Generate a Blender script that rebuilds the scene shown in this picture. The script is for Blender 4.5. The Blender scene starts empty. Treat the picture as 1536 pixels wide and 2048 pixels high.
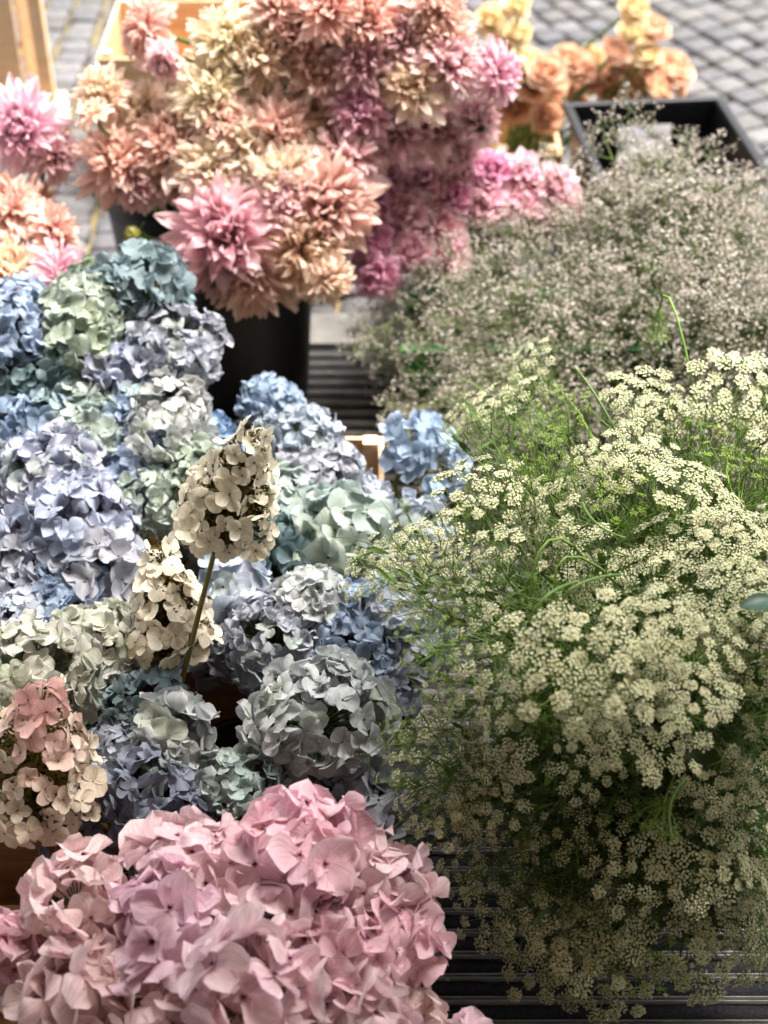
import bpy, bmesh, math
import numpy as np
from mathutils import Vector, Matrix

# ------------------------------------------------------------------ camera, sky, sun, exposure
SC = bpy.context.scene
COL = SC.collection
CAMH = 1.55
PITCH = math.radians(40)
FPX = 2974.0                      # focal length in photo pixels (1536 x 2048)
cd = bpy.data.cameras.new('camera')
cam = bpy.data.objects.new('camera', cd)
COL.objects.link(cam)
cam.location = (0, 0, CAMH)
cam.rotation_euler = (math.radians(90) - PITCH, 0, 0)
cd.sensor_fit = 'VERTICAL'
cd.sensor_height = 36
cd.sensor_width = 27
cd.lens = FPX / 2048 * 36
cd.clip_start = .02
cd.clip_end = 600
cd.dof.use_dof = True
cd.dof.focus_distance = 1.66
cd.dof.aperture_fstop = (cd.lens / 1000) / .015
SC.camera = cam

SUN_EL, SUN_AZ = math.radians(68), math.radians(58)     # azimuth from +Y (beyond the flowers) towards -X
w = bpy.data.worlds.new('World')
SC.world = w
w.use_nodes = True
nt = w.node_tree
nt.nodes.clear()
sky = nt.nodes.new('ShaderNodeTexSky')
sky.sky_type = 'NISHITA'
sky.sun_disc = False
sky.sun_elevation = SUN_EL
sky.sun_rotation = SUN_AZ
sky.dust_density = 4
sky.air_density = 1.0
sky.ozone_density = .6
hs = nt.nodes.new('ShaderNodeHueSaturation')
hs.inputs['Saturation'].default_value = .35
bg = nt.nodes.new('ShaderNodeBackground')
bg.inputs['Strength'].default_value = .15
wo = nt.nodes.new('ShaderNodeOutputWorld')
nt.links.new(sky.outputs[0], hs.inputs['Color'])
nt.links.new(hs.outputs[0], bg.inputs['Color'])
nt.links.new(bg.outputs[0], wo.inputs['Surface'])

sd = bpy.data.lights.new('sun', 'SUN')
sd.energy = 4.7
sd.angle = math.radians(26)
sd.color = (1, .95, .87)
sun = bpy.data.objects.new('sun', sd)
COL.objects.link(sun)
sdir = Vector((math.sin(SUN_AZ) * math.cos(SUN_EL), math.cos(SUN_AZ) * math.cos(SUN_EL), math.sin(SUN_EL)))
sun.rotation_euler = sdir.to_track_quat('Z', 'Y').to_euler()
sun.location = (0, 3, 5)

SC.view_settings.view_transform = 'Standard'
SC.view_settings.look = 'None'
SC.view_settings.exposure = 1.44
SC.view_settings.gamma = 1
cy = SC.cycles
cy.max_bounces = 7
cy.diffuse_bounces = 4
cy.glossy_bounces = 2
cy.transmission_bounces = 3
cy.transparent_max_bounces = 4
cy.caustics_reflective = False
cy.caustics_refractive = False
cy.use_denoising = True

# ------------------------------------------------------------------ helpers
R = np.random.default_rng(11)
PI = math.pi
CP, SP = math.cos(PITCH), math.sin(PITCH)


def at(px, py, z):
    """world point at height z behind photo pixel (px,py); also metres per photo pixel there"""
    dx = (px - 768) / FPX
    dy = (1024 - py) / FPX
    d = np.array([dx, CP + dy * SP, -SP + dy * CP])
    t = (z - CAMH) / d[2]
    return np.array([0, 0, CAMH]) + d * t, t / FPX


def lin(c):
    c = np.asarray(c, float) / 255
    return np.where(c <= .04045, c / 12.92, ((c + .055) / 1.055) ** 2.4)


def unit(a):
    a = np.asarray(a, float)
    return a / np.maximum(np.linalg.norm(a, axis=-1, keepdims=True), 1e-9)


def basis(N):
    N = unit(N)
    ref = np.where(np.abs(N[..., 2:3]) < .95, np.array([0, 0, 1.]), np.array([1., 0, 0]))
    A = unit(np.cross(ref, N))
    return A, np.cross(N, A)


class MB:
    def __init__(s):
        s.V, s.F, s.C, s.U, s.n = [], [], [], [], 0

    def add(s, V, F, C, U=None):
        V = np.asarray(V, float).reshape(-1, 3)
        C = np.broadcast_to(np.asarray(C, float), (len(V), 3))
        s.V.append(V)
        s.F.append(np.asarray(F).reshape(-1, 4) + s.n)
        s.C.append(C)
        s.U.append(np.zeros((len(V), 2)) if U is None else U)
        s.n += len(V)
        return s

    def mesh(s, name, mat, smooth=True, origin=(0, 0, 0)):
        V = np.concatenate(s.V) - np.asarray(origin)
        F = np.concatenate(s.F).astype(np.int32)
        C = np.concatenate(s.C)
        U = np.concatenate(s.U)
        me = bpy.data.meshes.new(name)
        me.vertices.add(len(V))
        me.vertices.foreach_set('co', V.astype(np.float32).ravel())
        me.loops.add(F.size)
        me.loops.foreach_set('vertex_index', F.ravel())
        me.polygons.add(len(F))
        me.polygons.foreach_set('loop_start', np.arange(0, F.size, 4, dtype=np.int32))
        if smooth:
            me.polygons.foreach_set('use_smooth', np.ones(len(F), bool))
        ca = me.color_attributes.new('Col', 'FLOAT_COLOR', 'POINT')
        ca.data.foreach_set('color', np.concatenate([C, np.ones((len(C), 1))], 1).astype(np.float32).ravel())
        uv = me.uv_layers.new(name='UVMap')
        uv.data.foreach_set('uv', U[F.ravel()].astype(np.float32).ravel())
        me.update(calc_edges=True)
        me.validate()
        me.materials.append(mat)
        return me

    def build(s, name, mat, parent=None, smooth=True, origin=(0, 0, 0)):
        o = bpy.data.objects.new(name, s.mesh(name, mat, smooth, origin))
        COL.objects.link(o)
        if parent is not None:
            o.parent = parent
        return o


def tag(o, label=None, cat=None, group=None, kind=None):
    if label:
        o['label'] = label
    if cat:
        o['category'] = cat
    if group:
        o['group'] = group
    if kind:
        o['kind'] = kind
    return o


def thing(name, label, cat, loc=(0, 0, 0), group=None):
    o = bpy.data.objects.new(name, None)
    o.empty_display_size = .02
    COL.objects.link(o)
    o.location = loc
    return tag(o, label, cat, group)


def petals(mb, O, F, N, L, W, th0, k, cup, ruf, cb, ct, a=1.3, b=.6, nu=6, nv=5, g=1.0, edge=.06, ce=None):
    n = len(L)
    u = np.linspace(0, 1, nu)
    v = np.linspace(-1, 1, nv)
    prof = np.sin(PI * np.clip(u ** a, .03, .992)) ** b
    ang = th0[:, None] + k[:, None] * u
    ds = (L / (nu - 1))[:, None]
    y = np.cumsum(np.cos(ang) * ds, 1) - np.cos(ang[:, :1]) * ds
    z = np.cumsum(np.sin(ang) * ds, 1) - np.sin(ang[:, :1]) * ds
    wd = W[:, None] * prof
    p1, p2, p3 = R.uniform(0, 2 * PI, (3, n, 1, 1))
    U3, V3 = u[None, :, None], v[None, None, :]
    x = V3 * wd[:, :, None] * (1 + edge * R.normal(0, 1, (n, nu, nv)) * np.abs(V3))
    lk = (ruf * L)[:, None, None]
    off = cup[:, None, None] * V3 ** 2 * wd[:, :, None]
    off = off + lk * (np.abs(V3) * U3 * np.sin(p1 + 7 * U3 + 1.5 * np.sign(V3)) * .55 + U3 ** 2 * np.sin(p2 + 2.6 * V3) * .6
                      + .35 * V3 * U3 * np.sin(p3 + 3 * U3))
    off = off + edge * .5 * wd[:, :, None] * R.normal(0, 1, (n, nu, nv)) * (np.abs(V3) > .9)
    yy = y[:, :, None] - off * np.sin(ang)[:, :, None]
    zz = z[:, :, None] + off * np.cos(ang)[:, :, None]
    X = np.cross(F, N)
    P = (O[:, None, None, :] + x[..., None] * X[:, None, None, :] + yy[..., None] * F[:, None, None, :]
         + zz[..., None] * N[:, None, None, :])
    t = (U3 ** g)[..., None]
    C = cb[:, None, None, :] * (1 - t) + ct[:, None, None, :] * t
    C = np.broadcast_to(C, (n, nu, nv, 3)).copy()
    if ce is not None:
        e = (np.abs(V3) ** 3 * .6 + U3 ** 6 * .7)[..., None]
        e = np.clip(e, 0, 1)
        C = C * (1 - e) + ce[:, None, None, :] * e
    i, j = np.meshgrid(np.arange(nu - 1), np.arange(nv - 1), indexing='ij')
    q = (i * nv + j).ravel()
    q = np.stack([q, q + 1, q + nv + 1, q + nv], 1)
    Fc = q[None] + (np.arange(n) * nu * nv)[:, None, None]
    uvs = np.broadcast_to(np.stack(np.broadcast_arrays(V3 * .5 + .5, U3), -1), (n, nu, nv, 2)).copy()
    uvs[..., 1] += R.integers(0, 60, (n, 1, 1))
    mb.add(P.reshape(-1, 3), Fc.reshape(-1, 4), C.reshape(-1, 3), uvs.reshape(-1, 2))


def tubes(mb, P0, P1, r0, r1, col, k=3, col1=None):
    P0, P1 = np.atleast_2d(P0), np.atleast_2d(P1)
    n = len(P0)
    A, B = basis(P1 - P0)
    t = np.arange(k) * 2 * PI / k
    ring = np.cos(t)[None, :, None] * A[:, None] + np.sin(t)[None, :, None] * B[:, None]
    r0 = np.broadcast_to(r0, (n,))[:, None, None]
    r1 = np.broadcast_to(r1, (n,))[:, None, None]
    V = np.concatenate([P0[:, None] + ring * r0, P1[:, None] + ring * r1], 1)
    j = np.arange(k)
    q = np.stack([j, (j + 1) % k, (j + 1) % k + k, j + k], 1)
    F = q[None] + (np.arange(n) * 2 * k)[:, None, None]
    col = np.broadcast_to(col, (n, 3))
    col1 = col if col1 is None else np.broadcast_to(col1, (n, 3))
    C = np.concatenate([np.repeat(col[:, None], k, 1), np.repeat(col1[:, None], k, 1)], 1)
    mb.add(V.reshape(-1, 3), F.reshape(-1, 4), C.reshape(-1, 3))


def polytube(mb, pts, rad, col, k=7, col1=None):
    """one smooth tube along a polyline"""
    pts = np.asarray(pts, float)
    m = len(pts)
    T = unit(np.gradient(pts, axis=0))
    A, B = basis(T[:1])
    A = A[0]
    rings = []
    t = np.arange(k) * 2 * PI / k
    rad = np.broadcast_to(rad, (m,))
    for i in range(m):
        A = unit(A - T[i] * A.dot(T[i]))
        Bv = np.cross(T[i], A)
        rings.append(pts[i] + (np.cos(t)[:, None] * A + np.sin(t)[:, None] * Bv) * rad[i])
    V = np.concatenate(rings)
    F = []
    for i in range(m - 1):
        for j in range(k):
            F.append([i * k + j, i * k + (j + 1) % k, (i + 1) * k + (j + 1) % k, (i + 1) * k + j])
    s = np.repeat(np.linspace(0, 1, m), k)[:, None]
    col = np.asarray(col)
    c1 = col if col1 is None else np.asarray(col1)
    mb.add(V, F, col * (1 - s) + c1 * s)


def bez(a, b, c, d, n=10):
    t = np.linspace(0, 1, n)[:, None]
    return (1 - t) ** 3 * a + 3 * (1 - t) ** 2 * t * b + 3 * (1 - t) * t * t * c + t ** 3 * d


def stars(mb, P, N, r, npet, tilt, col, coltip=None):
    """little flowers: npet kite shaped petals round each point"""
    n = len(P)
    A, B = basis(N)
    ph = R.uniform(0, 2 * PI, n)
    r = np.broadcast_to(r, (n,))[:, None]
    col = np.broadcast_to(col, (n, 3))
    coltip = col if coltip is None else np.broadcast_to(coltip, (n, 3))
    N = unit(N)
    for j in range(npet):
        def d(o):
            t = (ph + j * 2 * PI / npet + o)[:, None]
            return np.cos(t) * A + np.sin(t) * B
        h = PI / npet * .85
        V = np.stack([P, P + d(-h) * r * .62 + N * r * tilt * .5, P + d(0) * r + N * r * tilt, P + d(h) * r * .62 + N * r * tilt * .5], 1)
        F = np.arange(4 * n).reshape(n, 4)
        C = np.stack([col, coltip, coltip, coltip], 1)
        mb.add(V.reshape(-1, 3), F, C.reshape(-1, 3))


def octas(mb, P, r, col):
    n = len(P)
    r = np.broadcast_to(r, (n,))[:, None, None]
    u = np.array([[1, 0, 0], [0, 1, 0], [-1, 0, 0], [0, -1, 0], [0, 0, 1], [0, 0, -1]], float)
    V = P[:, None] + u[None] * r
    q = np.array([[0, 1, 4, 4], [1, 2, 4, 4], [2, 3, 4, 4], [3, 0, 4, 4], [1, 0, 5, 5], [2, 1, 5, 5], [3, 2, 5, 5], [0, 3, 5, 5]])
    # each face as a thin quad: use pairs instead
    q = np.array([[4, 0, 5, 1], [4, 1, 5, 2], [4, 2, 5, 3], [4, 3, 5, 0]])
    F = q[None] + (np.arange(n) * 6)[:, None, None]
    C = np.broadcast_to(col, (n, 3))
    mb.add(V.reshape(-1, 3), F.reshape(-1, 4), np.repeat(C[:, None], 6, 1).reshape(-1, 3))


def box_obj(name, parts, mat, parent=None, bevel=.002, jitter=0):
    """parts: list of (cx,cy,cz,sx,sy,sz,rz) in the parent's frame -> one mesh object with bevelled edges"""
    bm = bmesh.new()
    for (cx, cy_, cz, sx, sy, sz, rz) in parts:
        M = Matrix.Translation((cx, cy_, cz)) @ Matrix.Rotation(rz, 4, 'Z') @ Matrix.Diagonal((sx, sy, sz, 1))
        bmesh.ops.create_cube(bm, size=1, matrix=M)
    if bevel:
        bmesh.ops.bevel(bm, geom=list(bm.edges), offset=bevel, segments=2, affect='EDGES', profile=.6)
    me = bpy.data.meshes.new(name)
    bm.to_mesh(me)
    bm.free()
    me.materials.append(mat)
    o = bpy.data.objects.new(name, me)
    COL.objects.link(o)
    if parent is not None:
        o.parent = parent
    return o


# ------------------------------------------------------------------ materials
def newmat(name):
    m = bpy.data.materials.new(name)
    m.use_nodes = True
    t = m.node_tree
    t.nodes.clear()
    out = t.nodes.new('ShaderNodeOutputMaterial')
    return m, t, out


def nd(t, kind, **kw):
    n = t.nodes.new(kind)
    for k, v in kw.items():
        if k in n.inputs:
            n.inputs[k].default_value = v
        else:
            setattr(n, k, v)
    return n


def plant_mat(name, trans=.35, rough=.55, vein=0., spec=.25, mottle=.12, vscale=(14, 1.6, 1), bump=.0006, sheen=0, bruise=0):
    m, t, out = newmat(name)
    at_ = nd(t, 'ShaderNodeAttribute', attribute_name='Col')
    tc = nd(t, 'ShaderNodeTexCoord')
    no = nd(t, 'ShaderNodeTexNoise', Scale=55.0, Detail=3.0)
    t.links.new(tc.outputs['Object'], no.inputs['Vector'])
    mr = nd(t, 'ShaderNodeMapRange')
    mr.inputs['From Min'].default_value = .3
    mr.inputs['From Max'].default_value = .7
    mr.inputs['To Min'].default_value = 1 - mottle
    mr.inputs['To Max'].default_value = 1 + mottle * .6
    t.links.new(no.outputs[0], mr.inputs['Value'])
    mul = nd(t, 'ShaderNodeVectorMath', operation='SCALE')
    t.links.new(at_.outputs['Color'], mul.inputs[0])
    t.links.new(mr.outputs[0], mul.inputs['Scale'])
    colout = mul.outputs[0]
    if bruise:
        bn = nd(t, 'ShaderNodeTexNoise', Scale=85.0, Detail=5.0, Roughness=.7)
        t.links.new(tc.outputs['Object'], bn.inputs['Vector'])
        br = nd(t, 'ShaderNodeMapRange')
        br.inputs['From Min'].default_value = .62
        br.inputs['From Max'].default_value = .74
        br.inputs['To Max'].default_value = bruise
        t.links.new(bn.outputs[0], br.inputs['Value'])
        bm_ = nd(t, 'ShaderNodeMix', data_type='RGBA')
        t.links.new(br.outputs[0], bm_.inputs[0])
        t.links.new(colout, bm_.inputs[6])
        bm_.inputs[7].default_value = (*lin((150, 112, 84)), 1)
        colout = bm_.outputs[2]
    p = nd(t, 'ShaderNodeBsdfPrincipled', Roughness=rough)
    p.inputs['Specular IOR Level'].default_value = spec
    if sheen:
        p.inputs['Sheen Weight'].default_value = sheen
    if vein:
        mp = nd(t, 'ShaderNodeMapping')
        mp.inputs['Scale'].default_value = vscale
        t.links.new(tc.outputs['UV'], mp.inputs['Vector'])
        vn = nd(t, 'ShaderNodeTexNoise', Scale=1.0, Detail=4.0, Roughness=.6)
        t.links.new(mp.outputs[0], vn.inputs['Vector'])
        r2 = nd(t, 'ShaderNodeMapRange')
        r2.inputs['From Min'].default_value = .35
        r2.inputs['From Max'].default_value = .65
        r2.inputs['To Min'].default_value = 1 - vein
        r2.inputs['To Max'].default_value = 1 + vein * .5
        t.links.new(vn.outputs[0], r2.inputs['Value'])
        m2 = nd(t, 'ShaderNodeVectorMath', operation='SCALE')
        t.links.new(colout, m2.inputs[0])
        t.links.new(r2.outputs[0], m2.inputs['Scale'])
        colout = m2.outputs[0]
        bp = nd(t, 'ShaderNodeBump', Strength=.6, Distance=bump)
        t.links.new(vn.outputs[0], bp.inputs['Height'])
        t.links.new(bp.outputs[0], p.inputs['Normal'])
    t.links.new(colout, p.inputs['Base Color'])
    tr = nd(t, 'ShaderNodeBsdfTranslucent')
    t.links.new(colout, tr.inputs['Color'])
    mx = nd(t, 'ShaderNodeMixShader')
    mx.inputs[0].default_value = trans
    t.links.new(p.outputs[0], mx.inputs[1])
    t.links.new(tr.outputs[0], mx.inputs[2])
    t.links.new(mx.outputs[0], out.inputs['Surface'])
    return m


M = {}
M['hydra'] = plant_mat('hydrangea_petal', .38, .5, .2, .3, bump=.0011, bruise=.28)
M['dahlia'] = plant_mat('dahlia_petal', .45, .5, .12, .25, vscale=(9, .5, 1))
M['floret'] = plant_mat('tiny_flower', .3, .65, 0, .1, .1)
M['green'] = plant_mat('plant_green', .2, .45, 0, .35, .2)
M['bead'] = plant_mat('flower_buds', .4, .6, 0, .2, .2)


def solid_mat(name, c1, c2, scale=8, rough=.6, spec=.4, bump=0, bscale=60, stretch=(1, 1, 1), detail=5, metallic=0):
    m, t, out = newmat(name)
    tc = nd(t, 'ShaderNodeTexCoord')
    mp = nd(t, 'ShaderNodeMapping')
    mp.inputs['Scale'].default_value = stretch
    t.links.new(tc.outputs['Object'], mp.inputs['Vector'])
    no = nd(t, 'ShaderNodeTexNoise', Scale=float(scale), Detail=float(detail), Roughness=.6)
    t.links.new(mp.outputs[0], no.inputs['Vector'])
    cr = nd(t, 'ShaderNodeValToRGB')
    cr.color_ramp.elements[0].position = .32
    cr.color_ramp.elements[1].position = .68
    cr.color_ramp.elements[0].color = (*lin(c1), 1)
    cr.color_ramp.elements[1].color = (*lin(c2), 1)
    t.links.new(no.outputs[0], cr.inputs[0])
    p = nd(t, 'ShaderNodeBsdfPrincipled', Roughness=rough, Metallic=float(metallic))
    p.inputs['Specular IOR Level'].default_value = spec
    t.links.new(cr.outputs[0], p.inputs['Base Color'])
    if bump:
        n2 = nd(t, 'ShaderNodeTexNoise', Scale=float(bscale), Detail=4.0)
        t.links.new(mp.outputs[0], n2.inputs['Vector'])
        b = nd(t, 'ShaderNodeBump', Strength=.8, Distance=bump)
        t.links.new(n2.outputs[0], b.inputs['Height'])
        t.links.new(b.outputs[0], p.inputs['Normal'])
    t.links.new(p.outputs[0], out.inputs['Surface'])
    return m


M['black'] = solid_mat('black_plastic', (17, 17, 19), (26, 26, 28), 30, .42, .4, .0003, 90)
M['blackcrate'] = solid_mat('black_crate_plastic', (14, 14, 16), (24, 24, 27), 30, .4, .4, .0003, 90)
M['green_plastic'] = solid_mat('green_plastic', (22, 104, 42), (30, 128, 50), 20, .4, .5, .0003, 90)
M['pine'] = solid_mat('pine_wood', (210, 174, 136), (232, 204, 172), 3, .6, .25, .0008, 40, (4, 4, 30))
M['pineh'] = solid_mat('pine_wood_board', (200, 160, 118), (224, 190, 150), 3, .6, .25, .0008, 40, (3, 40, 40))
M['darkpine'] = solid_mat('weathered_crate_wood', (120, 84, 52), (150, 108, 70), 4, .7, .2, .0008, 40, (3, 40, 40))
M['rubber'] = solid_mat('mat_carpet_insert', (26, 26, 28), (46, 45, 46), 260, .95, .1, .002, 500)
M['alu'] = solid_mat('worn_aluminium', (84, 83, 82), (132, 130, 128), 25, .6, .4, .0004, 80, (1, 8, 8), metallic=.2)
M['kerb'] = solid_mat('concrete_edging', (112, 109, 106), (140, 137, 132), 14, .9, .2, .001, 120)
M['sand'] = solid_mat('joint_sand', (104, 95, 72), (136, 122, 90), 22, .95, .1, .003, 90)
M['roof'] = solid_mat('added_roof_underside', (214, 212, 210), (226, 224, 222), 4, .9, .1)  # pale so the added roof bounces fill light onto the flowers
M['ink'] = solid_mat('printed_ink', (40, 30, 34), (58, 44, 46), 60, .8, .1)
m, t, out = newmat('granite_sett')
a_ = nd(t, 'ShaderNodeAttribute', attribute_name='Col')
tc = nd(t, 'ShaderNodeTexCoord')
n1 = nd(t, 'ShaderNodeTexNoise', Scale=38.0, Detail=6.0)
t.links.new(tc.outputs['Object'], n1.inputs['Vector'])
mr = nd(t, 'ShaderNodeMapRange')
mr.inputs['From Min'].default_value = .3
mr.inputs['From Max'].default_value = .7
mr.inputs['To Min'].default_value = .72
mr.inputs['To Max'].default_value = 1.18
t.links.new(n1.outputs[0], mr.inputs['Value'])
sc_ = nd(t, 'ShaderNodeVectorMath', operation='SCALE')
t.links.new(a_.outputs['Color'], sc_.inputs[0])
t.links.new(mr.outputs[0], sc_.inputs['Scale'])
p = nd(t, 'ShaderNodeBsdfPrincipled', Roughness=.75)
t.links.new(sc_.outputs[0], p.inputs['Base Color'])
b = nd(t, 'ShaderNodeBump', Strength=.8, Distance=.003)
t.links.new(n1.outputs[0], b.inputs['Height'])
t.links.new(b.outputs[0], p.inputs['Normal'])
t.links.new(p.outputs[0], out.inputs['Surface'])
M['stone'] = m

# ------------------------------------------------------------------ setting
Y_MAT, Y_KERB = 2.33, 2.44
g = box_obj('ground', [(0, 100, -.07, 300, 300, .1, 0)], M['sand'], bevel=0)      # top at -0.02
tag(g, kind='structure')
# unseen roof and back wall, added to shade the front of the display
g = box_obj('added_shade_roof', [(0, -.59, 2.75, 9, 4.48, .12, 0)], M['roof'], bevel=.01)
tag(g, kind='structure')
g = box_obj('added_shade_wall', [(0, -2.6, 1.35, 9, .2, 2.68, 0)], M['kerb'], bevel=.01)
tag(g, kind='structure')

# entrance mat: dark carpet inserts between pairs of thin aluminium lips
PITCHY = .0305
ins, lips = [], []
yy = .35
tb = MB()
tl = MB()


def slab(mb, x0, x1, y0, y1, z0, z1, col=(.5, .5, .5), segs=1, wob=0):
    xs = np.linspace(x0, x1, segs + 1)
    dy = R.normal(0, wob, segs + 1) if wob else np.zeros(segs + 1)
    dz = R.normal(0, wob, segs + 1) if wob else np.zeros(segs + 1)
    rows = [(y0, z0), (y0, z1), (y1, z1), (y1, z0)]
    V = np.array([[x, ry + d1, rz + (d2 if rz == z1 else 0)] for x, d1, d2 in zip(xs, dy, dz) for ry, rz in rows])
    F = []
    for i in range(segs):
        for j in range(4):
            F.append([i * 4 + j, i * 4 + (j + 1) % 4, (i + 1) * 4 + (j + 1) % 4, (i + 1) * 4 + j])
    mb.add(V, F, col)


while yy < Y_MAT - .02:
    slab(tb, -1.6, 1.6, yy + .0065, yy + .0265, -.02, -.004 + R.normal(0, .0007), segs=60, wob=.0007)
    slab(tl, -1.6, 1.6, yy, yy + .0016, -.02, .0012, segs=40, wob=.00015)
    slab(tl, -1.6, 1.6, yy + .0050, yy + .0066, -.02, .0012, segs=40, wob=.00015)
    yy += PITCHY
slab(tb, -1.6, 1.6, -2.4, .349, -.02, -.003)
o = tb.build('floor_grating', M['rubber'], smooth=False)
tag(o, kind='structure')
o2 = tl.build('grating_bars', M['alu'], o, smooth=False)
o = box_obj('kerb_strip', [(x, (Y_MAT + Y_KERB) / 2, -.01, .795, Y_KERB - Y_MAT - .004, .03, 0) for x in (-2, -1.2, -.4, .4, 1.2, 2)], M['kerb'], bevel=.003)
tag(o, kind='structure')

# setts
st = MB()


def sett(cx, cy_, sx, sy, rz, h, col):
    # rounded block: three nested rings
    n = 12
    tt = np.arange(n) * 2 * PI / n + PI / n
    e = .25
    ux = np.sign(np.cos(tt)) * np.abs(np.cos(tt)) ** e
    uy = np.sign(np.sin(tt)) * np.abs(np.sin(tt)) ** e
    jit = 1 + R.normal(0, .03, n)
    V = []
    for s, z in ((1, -.019), (.99, h - .010), (.93, h - .003), (.6, h + .0005)):
        V.append(np.stack([ux * jit * sx / 2 * s, uy * jit * sy / 2 * s, np.full(n, z) + R.normal(0, .0008, n)], 1))
    V.append(np.array([[0, 0, h + .001]]))
    V = np.concatenate(V)
    c, s = math.cos(rz), math.sin(rz)
    V = np.stack([V[:, 0] * c - V[:, 1] * s + cx, V[:, 0] * s + V[:, 1] * c + cy_, V[:, 2]], 1)
    F = []
    for k_ in range(3):
        for j in range(n):
            F.append([k_ * n + j, k_ * n + (j + 1) % n, (k_ + 1) * n + (j + 1) % n, (k_ + 1) * n + j])
    for j in range(0, n, 2):
        F.append([3 * n + j, 3 * n + (j + 1) % n, 3 * n + (j + 2) % n, 4 * n])
    st.add(V, F, col)


stone_cols = [lin(c) for c in ((134, 132, 136), (124, 122, 124), (144, 142, 142), (130, 127, 126), (140, 135, 133), (118, 117, 122))]
for i in range(-34, 40):
    off = R.uniform(0, .05)
    for j in range(-2, 60):
        x0 = i * .1
        y0 = 2.52 + j * .0665 + off
        if abs(x0) > 3.6:
            continue
        sl = .04 + .42 * min(1.15, max(-.25, (x0 + .7) / 1.4))
        x = x0 - sl * (y0 - 3.4) * 1.0 + R.normal(0, .003)
        if y0 < Y_KERB + .06 or abs(x) > 2.6 or y0 > 6.4:
            continue
        sp_ = .1 - (.042 * (-.35 < (x0 + .7) / 1.4 < 1.15) * .72) * (y0 - 3.4)
        sett(x, y0, sp_ - .015 + R.normal(0, .003), .0645 + R.normal(0, .001), sl * 1.0 * .95 + R.normal(0, .03), R.normal(.0, .002),
             stone_cols[R.integers(6)] * R.uniform(.36, .52))
# a dark row of pavers beside the kerb strip
for i in range(-14, 15):
    sett(i * .185 + R.normal(0, .003), Y_KERB + .038, .178, .066, 0, -.002, lin((92, 90, 92)) * R.uniform(.8, 1.1))
o = st.build('cobbled_street', M['stone'])
tag(o, kind='structure')
wd_ = MB()
# little weeds and litter in the joints
n = 420
P = np.stack([R.uniform(-1.6, 1.8, n), R.uniform(2.55, 5.2, n), np.full(n, -.012)], 1)
stars(wd_, P, unit(np.array([0, 0, 1.]) + R.normal(0, .4, (n, 3))), R.uniform(.003, .010, n), 4, .7, lin((98, 116, 48)) * R.uniform(.5, 1.2, (n, 1)))
tag(wd_.build('joint_weeds', M['green']), 'sparse green weeds growing in the sandy joints of the cobbled street', 'weeds', kind='stuff')


# ------------------------------------------------------------------ containers
def bucket(name, label, x, y, r_top, h, mat, group='buckets holding the cut flowers', r_bot=None, handle=True):
    t_ = thing(name, label, 'bucket', (x, y, 0), group)
    r_bot = r_bot or r_top * .82
    k = 56
    tt = np.arange(k) * 2 * PI / k

    def lathe(mb, prof):
        V = np.concatenate([np.stack([np.cos(tt) * r, np.sin(tt) * r, np.full(k, z)], 1) for r, z in prof])
        F = [[a * k + j, a * k + (j + 1) % k, (a + 1) * k + (j + 1) % k, (a + 1) * k + j] for a in range(len(prof) - 1) for j in range(k)]
        mb.add(V, F, (.02, .02, .02))
    mb = MB()
    th = .003
    prof = [(.001, .001), (r_bot - .004, .001), (r_bot, .006)] + [(r_bot + (r_top - r_bot) * s, h * s) for s in (.25, .5, .75, .93)]
    prof += [(r_top - th, h * .985), (r_top - th - .001, h * .9), (r_bot - th, .01), (.001, .008)]
    lathe(mb, prof)
    body_ = mb.build('body', mat, t_)
    mb = MB()
    lathe(mb, [(r_top - .004, h - .016), (r_top + .003, h - .016), (r_top + .0055, h - .012), (r_top + .0055, h - .003), (r_top + .003, h),
               (r_top - .002, h), (r_top - .005, h - .003), (r_top - .004, h - .016)])
    mb.build('rim', mat, body_)
    mb = MB()
    for zf_ in (.80, .76):
        rr_ = r_bot + (r_top - r_bot) * zf_ + .0005
        lathe(mb, [(rr_ - .002, h * zf_ - .004), (rr_ + .0016, h * zf_ - .002), (rr_ + .0016, h * zf_ + .002), (rr_ - .002, h * zf_ + .004)])
    mb.build('moulded_ring', mat, body_)
    return t_


bucket('flower_bucket', 'tall black bucket standing on the dark grating beneath the mauve dahlia bouquet', -.232, 2.19, .117, .335, M['black'])
bucket('flower_bucket', 'black bucket behind the front one, under the salmon dahlias on the cobbles', -.395, 2.47, .12, .30, M['black'])
bucket('flower_bucket', 'black bucket under the coral and pink dahlias furthest back', -.10, 2.68, .13, .38, M['black'])
bucket('flower_bucket', 'small black bucket under the low bright pink dahlias', .14, 2.42, .11, .25, M['black'])
bucket('flower_bucket', 'black bucket with a pale rim in the gap among the blue hydrangeas', -.165, 1.2, .085, .13, M['black'])
bucket('flower_bucket', 'black bucket under the dahlias beside the grey cobbles at the photo edge', -.60, 1.99, .12, .22, M['black'])
bucket('flower_bucket', 'black bucket buried under the cream lace flowers', .36, 1.22, .13, .2, M['black'])


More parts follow.
